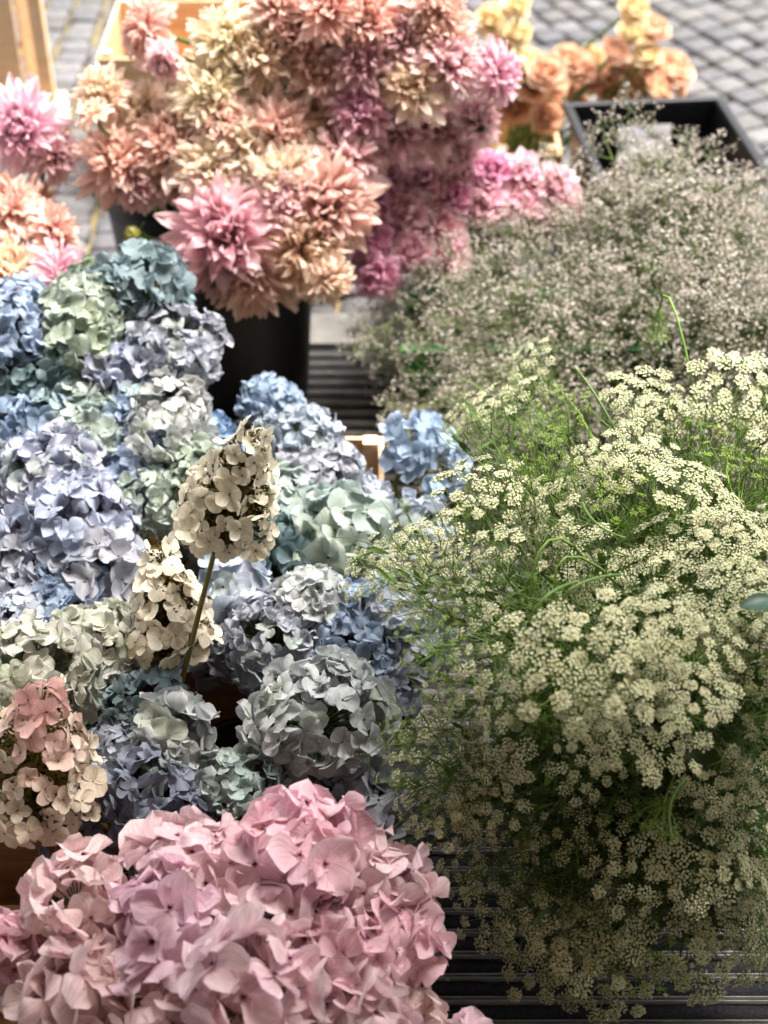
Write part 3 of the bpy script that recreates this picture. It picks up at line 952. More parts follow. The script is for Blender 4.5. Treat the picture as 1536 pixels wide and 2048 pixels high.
# ------------------------------------------------------------------ cone-shaped hydrangeas
def panicle(base, top, rad, foot, label, c1, c2, pinktip=0, nf=52, rf=.0165):
    base, top, foot = [np.array(v, float) for v in (base, top, foot)]
    root = thing('cone_hydrangea', label, 'hydrangea', foot, 'cone-shaped cream hydrangeas')
    ax = top - base
    H = np.linalg.norm(ax)
    ax = ax / H
    A, B = basis(ax[None])
    A, B = A[0], B[0]

    def cone(n, f0, f1, lo=0, hi=1):
        s = 1 - np.sqrt(R.uniform((1 - hi) ** 2, (1 - lo) ** 2, n)) if hi < 1 or lo > 0 else 1 - np.sqrt(R.uniform(0.0, 1, n))
        a_ = R.uniform(0, 2 * PI, n)
        rr = rad * (1 - s ** 1.25 * .86) * np.where(s < .12, .75 + s * 2, 1) * R.uniform(f0, f1, n)
        out_ = np.cos(a_)[:, None] * A + np.sin(a_)[:, None] * B
        return base + ax * (s * H)[:, None] + out_ * rr[:, None], out_, s
    # evenly spread florets over the cone
    P, out_, s = cone(nf * 6, .92, 1.1)
    keep = []
    for i in range(len(P)):
        if all(np.linalg.norm(P[i] - P[j]) > rf * 1.08 for j in keep):
            keep.append(i)
        if len(keep) >= nf:
            break
    P, out_, s = P[keep], out_[keep], s[keep]
    n = len(P)
    Nf = unit(out_ + ax * .45 + R.normal(0, .38, (n, 3)))
    T1, T2 = basis(Nf)
    tw = R.uniform(0, 6.28, n)
    mb = MB()
    c1, c2 = lin(c1), lin(c2)
    mixv = np.clip(pinktip * (s - .45) * 2.4 + R.normal(0, .15, n), 0, 1)[:, None]
    fc = (c1 * (1 - mixv) + c2 * mixv) * R.uniform(.88, 1.06, (n, 1))
    args = []
    size = rf * R.uniform(.8, 1.2, n)
    for j in range(4):
        a_ = tw + j * PI / 2 + R.normal(0, .12, n)
        Fj = np.cos(a_)[:, None] * T1 + np.sin(a_)[:, None] * T2
        args.append((P + Nf * .0004 * (j % 2), Fj, Nf, size * R.uniform(.9, 1.1, n), size * R.uniform(.46, .58, n), R.uniform(-.15, .35, n),
                     R.normal(-.1, .4, n), R.normal(.15, .15, n), np.full(n, .06), fc * .9, fc))
    petals(mb, *[np.concatenate(q) for q in zip(*args)], a=1.2, b=.55, nu=7, nv=6, edge=.02)
    octas(mb, P + Nf * .001, .0012, lin((170, 150, 90)))
    mb.build('petal_florets', M['hydra'], root, origin=foot)
    Q, o3, s3 = cone(2300, .6, 1.03)
    clump = np.sin(Q[:, 0] * 260) + np.sin(Q[:, 1] * 260 + 1) + np.sin(Q[:, 2] * 260 + 2)
    Q = Q[clump > -.5]
    mb = MB()
    octas(mb, Q, R.uniform(.0010, .0023, len(Q)), np.array(lin((232, 212, 140))) * R.uniform(.7, 1.2, (len(Q), 1)))
    tubes(mb, base + ax * ((Q - base) @ ax * .85)[:, None], Q, .0005, .0003, lin((150, 130, 70)))
    tubes(mb, base + ax * ((P - base) @ ax * .8)[:, None], P, .0007, .0005, lin((140, 140, 80)))
    mb.build('flower_buds', M['bead'], root, origin=foot)
    mb = MB()
    mid1 = foot + (base - foot) * .35 + np.array([.004, 0, 0])
    pts = bez(foot, mid1, base - ax * .05, base, 14)
    pts = np.concatenate([pts, [base + ax * H * .5, base + ax * H * .93]])
    rads = np.concatenate([np.linspace(.0038, .0028, 14), [.002, .0008]])
    polytube(mb, pts - foot, rads, lin((110, 92, 44)), 9, lin((120, 124, 56)))
    # side branchlets under the head
    for q in range(14):
        a_ = q * 2.4
        s0 = q / 14 * .5
        p0 = base + ax * H * (s0 - .08)
        d = (math.cos(a_) * A + math.sin(a_) * B) * rad * .8 + ax * .02
        polytube(mb, [p0 - foot, p0 + d * .5 + ax * .004 - foot, p0 + d + ax * .012 - foot], [.0012, .0009, .0006], lin((120, 120, 60)), 5)
    mb.build('stem', M['green'], root)


PB = at(442, 1058, .465)[0]
PFt = at(352, 1400, .24)[0]
panicle(PB, at(512, 848, .615)[0], .056, PB + (PFt - PB) * 1.75,
        'tall cream cone-shaped hydrangea held up on a long bare stem', (252, 244, 222), (253, 246, 230), nf=74, rf=.0145)
panicle(at(345, 1300, .27)[0], at(318, 1075, .40)[0], .055, at(345, 1330, .05)[0],
        'second cream cone-shaped hydrangea with golden buds, beside the long bare stem', (251, 241, 220), (250, 236, 214), nf=70, rf=.0150)
panicle(at(70, 1590, .26)[0], at(88, 1380, .42)[0], .075, at(60, 1600, .05)[0],
        'blush cream cone-shaped hydrangea with a pink crown by the photo edge', (248, 232, 212), (242, 190, 186), pinktip=.8, nf=84, rf=.0165)

# ------------------------------------------------------------------ dahlias
DP = {  # inner base, inner tip, outer base, outer tip
    'peach': ((248, 206, 130), (252, 220, 170), (250, 190, 160), (252, 224, 204)),
    'palepeach': ((248, 220, 150), (253, 236, 200), (250, 206, 186), (253, 232, 216)),
    'creamyellow': ((246, 218, 110), (252, 240, 190), (250, 226, 170), (253, 242, 216)),
    'salmon': ((242, 144, 122), (249, 190, 164), (246, 170, 154), (252, 216, 198)),
    'coral': ((234, 112, 98), (246, 160, 136), (242, 142, 126), (250, 204, 182)),
    'pink': ((234, 134, 164), (246, 182, 198), (244, 164, 186), (251, 216, 224)),
    'mauve': ((150, 56, 92), (206, 112, 152), (196, 104, 140), (238, 182, 196)),
    'dustymauve': ((190, 104, 134), (226, 148, 174), (220, 144, 164), (244, 196, 202)),
    'magenta': ((196, 70, 140), (232, 120, 186), (224, 110, 170), (250, 200, 226)),
    'lilac': ((206, 96, 158), (234, 146, 196), (226, 150, 196), (246, 206, 226)),
    'tan': ((236, 170, 112), (246, 206, 158), (240, 180, 144), (250, 218, 188)),
    'brownheart': ((110, 44, 50), (176, 96, 82), (206, 130, 110), (240, 190, 164)),
    'hotpink': ((232, 120, 186), (246, 160, 210), (242, 150, 204), (252, 206, 230)),
    'candy': ((240, 150, 190), (250, 196, 214), (248, 176, 206), (253, 222, 230)),
    'orange': ((222, 120, 60), (238, 168, 104), (232, 150, 88), (246, 206, 150)),
    'yellow': ((240, 200, 120), (248, 224, 156), (248, 220, 150), (252, 236, 190)),
    'apricot': ((226, 140, 84), (240, 178, 122), (240, 170, 120), (250, 214, 180)),
}


def dahlia(px, py, rpx, z, pal, label, foot, axis=None, n=190, grp='dahlias', kind='dahlia', sepals=True, wide=.128):
    P, mpp = at(px, py, z)
    Rr = rpx * mpp * (.96 if kind == 'garden_rose' else 1.06)
    foot = np.array(foot, float)
    if axis is None:
        axis = unit(P - foot) * .7 + unit(CAMP - P) * .55 + R.normal(0, .14, 3)
    axis = unit(np.array(axis, float))
    root = thing(kind, label, 'dahlia' if kind == 'dahlia' else 'rose', foot, grp)
    A, B = basis(axis[None])
    A, B = A[0], B[0]
    ws = (.2, .45, .35, .6) if kind == 'garden_rose' else (.15, .4, .4, .65) if grp == G5 else (.45, .72, .8, .95)
    ib, it, ob, ot = [lift(lin(c), w_) for c, w_ in zip(DP[pal], ws)]
    i = np.arange(n)
    s = (i + .5) / n
    a_ = i * PI * (3 - 5 ** .5) + R.normal(0, .12, n)
    rad = np.cos(a_)[:, None] * A + np.sin(a_)[:, None] * B
    mb = MB()
    if kind == 'dahlia':
        phi = np.radians(8 + 104 * s ** .85) + R.normal(0, .15, n)
        L = Rr * (.30 + .68 * s ** .6) * R.uniform(.82, 1.14, n)
        Wd = Rr * (wide * (.6 + .5 * s)) * R.uniform(.85, 1.15, n)
        F = np.cos(phi)[:, None] * axis + np.sin(phi)[:, None] * rad
        N_ = np.sin(phi)[:, None] * axis - np.cos(phi)[:, None] * rad
        X = np.cross(F, N_)
        roll = R.normal(0, .16, n)[:, None]
        N_ = unit(N_ * np.cos(roll) + X * np.sin(roll))
        O = rad * (Rr * .13 * np.sqrt(s))[:, None] - axis * (Rr * .10 * s)[:, None]
        th0 = R.normal(.0, .07, n) + .25 * (1 - s)
        k = R.normal(-.3, .6, n) + .9 * (1 - s) - .1
        cup = R.uniform(.35, .75, n) * (1.1 - .5 * s)
        ruf = R.uniform(.06, .15, n)
        t = s[:, None]
        cb = ib * (1 - t) + ob * t
        ct = it * (1 - t) + ot * t
        jit = R.uniform(.88, 1.06, (n, 1))
        petals(mb, O, F, N_, L, Wd, th0, k, cup, ruf, cb * jit, ct * jit, a=1.22, b=.74, nu=8, nv=5, g=.9, edge=.04)
    else:
        phi = np.radians(4 + 84 * s ** .8)
        L = Rr * (.75 + .45 * s)
        Wd = Rr * (.30 + .32 * s) * R.uniform(.9, 1.1, n)
        F = np.cos(phi)[:, None] * axis + np.sin(phi)[:, None] * rad
        N_ = np.sin(phi)[:, None] * axis - np.cos(phi)[:, None] * rad
        O = rad * (Rr * .06 * s)[:, None] - axis * Rr * .6
        t = s[:, None]
        cb = ib * (1 - t) + ob * t
        ct = it * (1 - t) + ot * t
        petals(mb, O, F, N_, L, Wd, np.full(n, -.1), R.uniform(.7, 1.25, n) * (1 - .5 * s), np.full(n, .35), np.full(n, .05), cb, ct, a=1.35, b=.5, nu=7, nv=5, edge=.03)
    h = mb.build('bloom', M['dahlia'], root)
    h.location = P - foot
    back = -axis * Rr * (.16 if kind == 'dahlia' else .62)
    if sepals:
        m_ = 8
        aa = np.arange(m_) * 2 * PI / m_
        rd = np.cos(aa)[:, None] * A + np.sin(aa)[:, None] * B
        mb = MB()
        F = unit(rd * .9 - axis * .45)
        petals(mb, np.repeat(back[None], m_, 0), F, unit(axis * .9 + rd * .45), np.full(m_, Rr * .32), np.full(m_, Rr * .07), np.full(m_, .0), np.full(m_, -.5),
               np.full(m_, .3), np.full(m_, .05), np.repeat(lin((70, 104, 40))[None], m_, 0), np.repeat(lin((104, 140, 60))[None], m_, 0), a=.9, b=.8, nu=5, nv=3)
        c = mb.build('calyx', M['green'], root)
        c.location = P - foot
    mb = MB()
    b0 = P + back * .9 - foot
    pts = bez(np.zeros(3), np.array([0, 0, max(.03, b0[2] * .5)]), b0 - axis * .06, b0, 9)
    polytube(mb, pts, .0032, lin((84, 116, 56)), 7)
    mb.build('stem', M['green'], root)
    return root, P, Rr, axis, foot


G5 = 'low bright pink dahlias'
F1 = (-.205, 2.2, .02)
F2 = (-.38, 2.46, .02)
F3 = (-.10, 2.68, .02)
F4 = (-.60, 1.99, .02)
F5 = (.14, 2.42, .02)
G1, G2, G3, G4, G5 = ('dahlias in the front black bucket', 'dahlias in the second black bucket', 'dahlias in the rear black bucket',
                      'dahlias at the photo edge', 'low bright pink dahlias')
DL = [
    # front bucket
    (450, 470, 128, .39, 'mauve', 'big star-shaped mauve dahlia facing the viewer, in the front bucket', F1, G1, {'axis': (-.1, -.75, .6), 'wide': .125}),
    (655, 405, 112, .42, 'brownheart', 'dusty peach dahlia with a dark brown heart', F1, G1, {'axis': (.25, -.8, .55)}),
    (610, 500, 108, .36, 'tan', 'tan-peach dahlia hanging below the brown-hearted one', F1, G1, {'axis': (.4, -.75, .25)}),
    (505, 545, 98, .33, 'salmon', 'salmon pink dahlia hanging under the mauve star', F1, G1, {'axis': (-.1, -.9, .15)}),
    (570, 405, 74, .43, 'pink', 'small folded pink dahlia between the mauve star and the brown-hearted one', F1, G1, {}),
    (560, 350, 78, .46, 'palepeach', 'pale yellow-peach dahlia above the small folded pink one', F1, G1, {}),
    (480, 385, 74, .41, 'pink', 'soft pink dahlia peeping over the mauve star', F1, G1, {}),
    (695, 310, 84, .46, 'pink', 'light pink dahlia on the shoulder of the front bouquet', F1, G1, {'axis': (.3, .1, .8)}),
    (620, 320, 66, .46, 'palepeach', 'cream peach dahlia behind the brown-hearted one', F1, G1, {}),
    (430, 545, 60, .33, 'dustymauve', 'drooping rose dahlia at the bucket rim beside the open yellow one', F1, G1, {'axis': (-.4, -.8, 0)}),
    (345, 545, 66, .32, 'creamyellow', 'pale yellow dahlia turned away, showing its green back', F1, G1, {'axis': (-.2, .1, -.9), 'n': 46}),
    (660, 560, 58, .33, 'tan', 'tan dahlia lowest on the bucket side', F1, G1, {'axis': (.5, -.7, 0)}),
    # second bucket
    (235, 315, 92, .46, 'salmon', 'pale salmon dahlia spreading over the cobbles', F2, G2, {}),
    (275, 370, 62, .42, 'pink', 'pink dahlia drooping over the rim of the second bucket', F2, G2, {'axis': (-.2, -.9, .1)}),
    (345, 285, 92, .48, 'salmon', 'salmon dahlia in the thick of the second bucket', F2, G2, {}),
    (415, 335, 84, .46, 'palepeach', 'cream-hearted peach dahlia just behind the mauve star', F2, G2, {}),
    (480, 280, 84, .49, 'palepeach', 'whitish peach dahlia in the middle of the bouquets', F2, G2, {}),
    (560, 262, 82, .50, 'salmon', 'pink-salmon dahlia above the yellow-peach one', F2, G2, {}),
    (205, 185, 62, .55, 'peach', 'apricot dahlia standing highest over the cobbles', F2, G2, {}),
    (185, 225, 42, .55, 'tan', 'half-open orange dahlia turned away, on a long bare stalk', F2, G2, {'axis': (-.3, .1, .75), 'n': 60}),
    (292, 228, 70, .51, 'peach', 'pale peach dahlia next to the highest apricot one', F2, G2, {}),
    (425, 190, 88, .55, 'creamyellow', 'cream-yellow dahlia between the pine crate and the second bucket', F2, G2, {}),
    (370, 235, 66, .51, 'palepeach', 'blush white dahlia below the cream-yellow one', F2, G2, {}),
    (330, 345, 70, .43, 'salmon', 'small coral-hearted dahlia low over the second bucket', F2, G2, {}),
    (450, 240, 70, .52, 'salmon', 'orange-salmon dahlia tucked under the cream-yellow one', F2, G2, {}),
    (420, 380, 60, .42, 'tan', 'shaded tan dahlia behind the bucket rim', F2, G2, {}),
    # rear bucket
    (292, 60, 72, .62, 'coral', 'coral dahlia seen edge-on, leaning over the pine crate', F3, G3, {'axis': (-.95, -.15, .2)}),
    (328, 125, 46, .60, 'pink', 'drooping pink dahlia under the edge-on coral one', F3, G3, {'axis': (-.2, -.8, -.1), 'n': 60, 'wide': .26}),
    (455, 80, 86, .62, 'creamyellow', 'almost white dahlia beside the pine crate', F3, G3, {}),
    (520, 110, 82, .6, 'peach', 'warm peach dahlia beside the almost white one', F3, G3, {}),
    (600, 65, 84, .63, 'coral', 'rich coral dahlia in the rear bouquet', F3, G3, {}),
    (560, 10, 70, .67, 'salmon', 'salmon dahlia cut by the top edge above the peach one', F3, G3, {}),
    (655, 15, 74, .68, 'coral', 'coral dahlia cut by the top edge', F3, G3, {}),
    (735, 35, 80, .66, 'coral', 'orange-coral dahlia right of the top-edge one', F3, G3, {}),
    (640, 140, 76, .58, 'salmon', 'soft salmon dahlia in the heart of the rear bouquet', F3, G3, {}),
    (720, 120, 80, .6, 'dustymauve', 'dusty rose dahlia in the heart of the rear bouquet', F3, G3, {}),
    (800, 70, 80, .63, 'pink', 'fluffy pink dahlia high in the rear bouquet', F3, G3, {}),
    (880, 60, 74, .64, 'salmon', 'pale coral-pink dahlia at the high shoulder of the rear bouquet', F3, G3, {}),
    (870, 5, 66, .68, 'salmon', 'pale coral dahlia at the top edge near the yellow roses', F3, G3, {}),
    (900, 125, 78, .6, 'pink', 'light pink spiky dahlia beside the separate magenta one', F3, G3, {'axis': (.4, -.5, .6)}),
    (1000, 145, 62, .58, 'magenta', 'magenta-pink dahlia sticking out next to the apricot roses', F3, G3, {'axis': (.8, -.4, .3)}),
    (825, 170, 78, .57, 'peach', 'creamy pink dahlia in the centre of the rear bouquet', F3, G3, {}),
    (725, 215, 82, .53, 'magenta', 'orchid pink dahlia facing the viewer in the rear bouquet', F3, G3, {}),
    (640, 215, 62, .52, 'peach', 'yellow-peach dahlia above the pink-salmon one', F3, G3, {}),
    (790, 255, 78, .49, 'mauve', 'deep mauve dahlia low in the rear bouquet', F3, G3, {}),
    (870, 250, 76, .48, 'dustymauve', 'dusty mauve dahlia low by the green stalks', F3, G3, {}),
    (955, 235, 58, .5, 'pink', 'small rose-pink dahlia with green stalks beside it', F3, G3, {'axis': (.6, -.5, .4)}),
    (915, 300, 52, .44, 'dustymauve', 'dark rose dahlia hanging lowest in the rear bouquet', F3, G3, {'axis': (.3, -.9, .1)}),
    # photo edge
    (38, 255, 92, .5, 'lilac', 'lilac-pink dahlia at the photo edge below the tall upright crate', F4, G4, {'axis': (.1, -.75, .6)}),
    (105, 300, 66, .46, 'pink', 'pale pink dahlia half behind the lilac-pink one', F4, G4, {'axis': (.6, -.3, .5)}),
    (18, 415, 86, .42, 'salmon', 'salmon dahlia at the photo edge in the middle of the edge bunch', F4, G4, {}),
    (110, 455, 62, .40, 'coral', 'salmon-orange dahlia turned aside, its green calyx showing', F4, G4, {'axis': (.9, .05, .25)}),
    (20, 540, 82, .37, 'peach', 'yellow-peach dahlia at the photo edge above the sky blue hydrangea', F4, G4, {}),
    (130, 555, 74, .36, 'magenta', 'striped magenta and white dahlia turned aside above the pale green hydrangea', F4, G4, {'axis': (.85, -.1, .35)}),
    (65, 595, 54, .34, 'peach', 'peach dahlia lowest beside the magenta one', F4, G4, {'axis': (.1, -.9, .2)}),
    (60, 400, 60, .39, 'salmon', 'shaded coral dahlia between the edge salmon and the turned-aside one', F4, G4, {}),
]
DH = []
for (px, py, r, z, pal, lab, foot, grp, kw) in DL:
    DH.append(dahlia(px, py, r, z, pal, lab, (foot[0] + R.normal(0, .03), foot[1] + R.normal(0, .03), foot[2]), grp=grp, **kw))
SMALL = [(775, 345, 50, 'candy', 'beside the light pink dahlia'), (770, 395, 48, 'hotpink', 'below the one by the light pink dahlia'), (850, 365, 56, 'candy', 'pale-hearted and round, second in the row'),
         (920, 345, 50, 'candy', 'in the back row under the dark rose one'), (985, 345, 52, 'hotpink', 'brightest of the back row'), (1050, 350, 48, 'candy', 'just before the tan crate end'),
         (1110, 375, 50, 'candy', 'palest, at the end of the row in the baby\'s breath'), (815, 425, 58, 'candy', 'large and pale with a peach heart'), (975, 405, 50, 'candy', 'in the second row beneath the brightest'),
         (1045, 410, 48, 'candy', 'second row, veiled by baby\'s breath'), (745, 480, 54, 'hotpink', 'on the side by the brown-hearted dahlia'), (825, 500, 50, 'candy', 'salmon tinted, half in the baby\'s breath'),
         (752, 550, 50, 'hotpink', 'lowest, facing the viewer over the concrete strip'), (885, 455, 46, 'pink', 'deep in the bunch behind tiny white flowers'), (900, 510, 46, 'candy', 'veiled low among tiny white flowers'),
         (905, 395, 46, 'hotpink', 'between the rows at the middle'), (1130, 420, 44, 'candy', 'almost lost in the baby\'s breath')]
for (px, py, r, pal, lab) in SMALL:
    z = .40 - (py - 330) / 220 * .13
    dahlia(px, py, r * 1.08, z, pal, 'small bright pink dahlia, ' + lab, (F5[0] + R.normal(0, .025), F5[1] + R.normal(0, .025), .02), n=80, grp=G5, wide=.26)

# the green bud by the open yellow dahlia, and one on a leaning stalk
for (px, py, z, fx, lab) in ((270, 470, .35, F1, 'round green dahlia bud poking out beside the bucket rim'),):
    P, mpp = at(px, py, z)
    r_ = thing('dahlia_bud', lab, 'flower bud', (fx[0] - .06, fx[1] - .02, .05), 'dahlia buds')
    mb = MB()
    n = 26
    s = (np.arange(n) + .5) / n
    aa = np.arange(n) * 2.4
    ax = unit(np.array([-.8, -.2, .25]))
    A, B = basis(ax[None]); A, B = A[0], B[0]
    rd = np.cos(aa)[:, None] * A + np.sin(aa)[:, None] * B
    ph = np.radians(10 + 75 * s)
    F = np.cos(ph)[:, None] * ax + np.sin(ph)[:, None] * rd
    N_ = np.sin(ph)[:, None] * ax - np.cos(ph)[:, None] * rd
    petals(mb, np.repeat((-ax * .012)[None], n, 0), F, N_, np.full(n, .034), np.full(n, .011), np.full(n, -.2), np.full(n, 1.7), np.full(n, .5), np.full(n, .02),
           np.repeat(lin((120, 140, 60))[None], n, 0), np.repeat(lin((176, 170, 90))[None], n, 0), a=1.1, b=.7)
    h = mb.build('bud', M['green'], r_)
    h.location = P - np.array(r_.location)
    mb = MB()
    b0 = P - ax * .012
    rl = np.array(r_.location)
    polytube(mb, bez(rl, rl + np.array([0, 0, .2]), b0 - ax * .05, b0, 9) - rl, .0028, lin((96, 128, 56)), 7)
    m_ = 9
    aa = np.arange(m_) * 2.2
    rd = np.cos(aa)[:, None] * A + np.sin(aa)[:, None] * B
    petals(mb, np.repeat((b0 - rl)[None], m_, 0), unit(rd + ax * .1), unit(ax - rd * .1), np.full(m_, .024), np.full(m_, .006), np.full(m_, .3), np.full(m_, -.8),
           np.full(m_, .2), np.full(m_, .1), np.repeat(lin((70, 104, 40))[None], m_, 0), np.repeat(lin((104, 140, 60))[None], m_, 0), a=.9, b=.8)
    mb.build('stem', M['green'], r_)
# leaves under the dahlias
for i_, (idx) in enumerate((0, 3, 10, 13, 17, 24, 29, 33, 38, 44, 46, 47, 53, 55)):
    root, P, Rr, ax, foot = DH[idx]
    mb = MB()
    for q in range(2):
        a0 = R.uniform(0, 6.28)
        leaf_pair(mb, P - foot - ax * Rr * .4, [(math.cos(a0), math.sin(a0), .1), (math.cos(a0 + 2.6), math.sin(a0 + 2.6), -.1)], Rr * .9, Rr * .26, lin((56, 92, 40)))
    stem_ = [c for c in root.children if c.name.startswith('stem')][0]
    mb.build('leaf', M['green'], stem_)

# roses
FR = (.45, 3.12, .05)
ROSES = [(1160, 135, 36, .3, 'apricot', 'honey coloured, between the top row and the deepest orange'), (1205, 135, 36, .3, 'orange', 'amber, under the gold-rimmed one'), (1320, 145, 36, .3, 'apricot', 'rosy apricot, beside the large pale peach'), (1090, 140, 36, .3, 'apricot', 'soft amber, under the pale gold one'), (985, 45, 38, .50, 'yellow', 'pale yellow, leaning off toward the rear dahlias'), (1035, 60, 34, .49, 'yellow', 'yellow with dark stalks beneath'), (1040, 15, 34, .52, 'yellow', 'yellow, at the top edge above its pair'),
         (1010, 85, 30, .46, 'apricot', 'small cream, under the yellow pair'), (1275, 15, 34, .52, 'yellow', 'yellow, at the top edge on the tall stalk'), (1320, 45, 36, .49, 'apricot', 'salmon-tipped, on the tall stalk'),
         (1270, 60, 32, .47, 'yellow', 'greenish yellow, on the tall stalk'), (1290, 100, 32, .43, 'yellow', 'butter yellow, where the tall stalk joins the row'), (1075, 110, 42, .38, 'yellow', 'pale gold, first of the top row'),
         (1130, 115, 38, .37, 'apricot', 'soft peach, second of the top row'), (1180, 110, 38, .37, 'yellow', 'gold-rimmed, middle of the top row'), (1235, 90, 40, .40, 'apricot', 'pink-peach, raised above the middle'),
         (1240, 130, 38, .35, 'apricot', 'open and swirling, facing the viewer'), (1350, 125, 42, .37, 'apricot', 'large pale peach, at the far end'), (1290, 150, 36, .33, 'yellow', 'gold, under the swirling one'),
         (1060, 165, 40, .32, 'orange', 'copper, below the pale gold one'), (1120, 160, 38, .32, 'orange', 'tawny orange, in the middle row'), (1180, 158, 42, .32, 'orange', 'deepest orange, in the middle row'),
         (1230, 175, 34, .29, 'orange', 'rusty, directly above the crate rim'), (1330, 175, 38, .30, 'orange', 'copper-peach, near the far end'), (1375, 185, 28, .29, 'orange', 'small rusty, last at the far end'),
         (1030, 205, 44, .34, 'orange', 'brownish orange, beside the rear dahlias'), (1095, 225, 34, .30, 'orange', 'single round, over the tan crate end'), (1150, 185, 34, .29, 'orange', 'shaded orange, beside the crate corner'),
         (1280, 190, 32, .27, 'orange', 'shaded copper, above the hand hole'), (1090, 190, 34, .31, 'orange', 'shaded brown-orange, over the single round one')]
for (px, py, r, z, pal, lab) in ROSES:
    px, py, r = px + R.normal(0, 6), py + R.normal(0, 5), r * R.uniform(.82, 1.12)
    Yr = 2.93 + R.uniform(-.04, .04) if px > 1125 else 2.80 + R.uniform(-.05, .05)
    d_ = (1024 - py) / FPX
    z = CAMH - Yr * (SP - d_ * CP) / (CP + d_ * SP)
    P, mpp = at(px, py, z)
    dahlia(px, py, r, z, pal, 'apricot garden rose, ' + lab, (.25 + .09 * R.random(), 2.8 + .2 * R.random(), .03), n=34, grp='garden roses behind the black crate', kind='garden_rose')

# ------------------------------------------------------------------ baby's breath
def gyp_spray(mbf, mbs, T, d, nsub=10, nfl=5, spread=.042, fr=.0021):
    """T (n,3) tips, d (n,3) outward direction"""
    n = len(T)
    Q = T - d * spread * 1.7
    gcol = lin((120, 130, 90))
    tubes(mbs, Q, T - d * spread * .6, .0009, .0006, gcol)
    sub = unit(d[:, None] * .9 + R.normal(0, .75, (n, nsub, 3))) * spread * R.uniform(.5, 1.15, (n, nsub, 1))
    forks = (T - d * spread * .6)[:, None] + sub * .3
    S = (T - d * spread * .6)[:, None] + sub
    S_, K_ = S.reshape(-1, 3), forks.reshape(-1, 3)
    o_ = np.repeat((T - d * spread * .6)[:, None], nsub, 1).reshape(-1, 3)
    tubes(mbs, o_, S_, .0005, .0003, gcol)
    dd = unit(S_ - o_)
    fl = unit(dd[:, None] * .6 + R.normal(0, .8, (len(S_), nfl, 3))) * R.uniform(.004, .012, (len(S_), nfl, 1))
    Fp = (S_[:, None] + fl).reshape(-1, 3)
    tubes(mbs, np.repeat(S_[:, None], nfl, 1).reshape(-1, 3), Fp, .00028, .0002, gcol)
    N_ = unit(fl.reshape(-1, 3) + R.normal(0, .004, Fp.shape))
    m_ = len(Fp)
    warm = R.uniform(0, 1, (m_, 1))
    col = lin((228, 220, 216)) * warm + lin((206, 192, 184)) * (1 - warm)
    r_ = fr * R.uniform(.6, 1.25, m_)
    stars(mbf, Fp, N_, r_, 5, .55, col)
    stars(mbf, Fp + N_ * r_[:, None] * .25, N_, r_ * .62, 4, 1.1, col * .95)


GC = np.array([.485, 2.1, .12])
mbf, mbs = MB(), MB()
n = 1500
el = np.arcsin(R.uniform(-.3, 1, n))
az = R.uniform(0, 2 * PI, n)
D = np.stack([np.cos(el) * np.cos(az), np.cos(el) * np.sin(az), np.sin(el)], 1)
keep = (D[:, 1] < .55)
keep &= ~((D[:, 0] < -.35) & (D[:, 1] < .3) & (np.abs(D[:, 2] - .25) < .25) & (R.random(n) < .25))
D = D[keep]
n = len(D)
RAD = np.array([.485, .36, .315])
lump = 1 + .09 * np.sin(D[:, 0] * 7 + 1) + .07 * np.sin(D[:, 1] * 6) + .06 * np.sin(D[:, 2] * 9 + D[:, 0] * 5)
f = (R.uniform(.5, 1.0, n) ** .45 * lump)[:, None]
T = GC + D * RAD * f
T[:, 2] = np.maximum(T[:, 2], .05)
# the bunch slopes down towards the bucket side: thin it out there
dx_, dy_, dz_ = T[:, 0], T[:, 1], T[:, 2]
edge_z = np.interp(dx_, [-.05, .08, .16, .26, .36, .60, .80, 1.0], [.26, .33, .35, .41, .50, .50, .44, .3]) + R.normal(0, .02, n)
ok = dz_ < edge_z
T, D, n = T[ok], D[ok], int(ok.sum())
gyp_spray(mbf, mbs, T, unit(D + np.array([0, 0, .25])), 11, 4, .042, .00245)
# a few outliers
n2 = 46
el = np.arcsin(R.uniform(.05, .95, n2)); az = R.uniform(PI, 2 * PI, n2)
D2 = np.stack([np.cos(el) * np.cos(az), np.cos(el) * np.sin(az), np.sin(el)], 1)
T2 = GC + D2 * RAD * R.uniform(1.05, 1.18, (n2, 1))
gyp_spray(mbf, mbs, T2, D2, 6, 4)
allT = np.concatenate([T, T2])
allD = np.concatenate([D, D2])
start = GC + np.array([0, 0, -.02]) + (allT - GC) * .25 * np.array([1, 1, .3])
mid = start * .45 + allT * .55 + R.normal(0, .012, allT.shape) + np.array([0, 0, .02])
tubes(mbs, start, mid, .0012, .001, lin((96, 108, 60)))
tubes(mbs, mid, allT - unit(allD + np.array([0, 0, .25])) * .07, .001, .0008, lin((104, 116, 72)))
# slim leaves inside
m_ = 600
i0 = R.integers(0, len(allT), m_)
q = R.uniform(.2, .85, (m_, 1))
Pp = start[i0] * (1 - q) + allT[i0] * q
Fd = unit(R.normal(0, 1, (m_, 3)) + allD[i0])
up = R.normal(0, 1, (m_, 3))
Nn = unit(np.cross(Fd, up))
petals(mbs, Pp, Fd, Nn, R.uniform(.02, .045, m_), R.uniform(.0012, .003, m_), np.zeros(m_), R.normal(0, .6, m_), np.full(m_, .1), np.full(m_, .03),
       lin((84, 106, 50)) * R.uniform(.6, 1.1, (m_, 1)), lin((110, 128, 70)) * R.uniform(.6, 1.1, (m_, 1)), a=1, b=.8, nu=4, nv=3)
gy = mbf.build('babys_breath', M['floret'])
tag(gy, 'airy cloud of tiny white baby\'s breath flowers filling the green crate', 'baby\'s breath', kind='stuff')
g2 = mbs.build('babys_breath_stems', M['green'], gy)

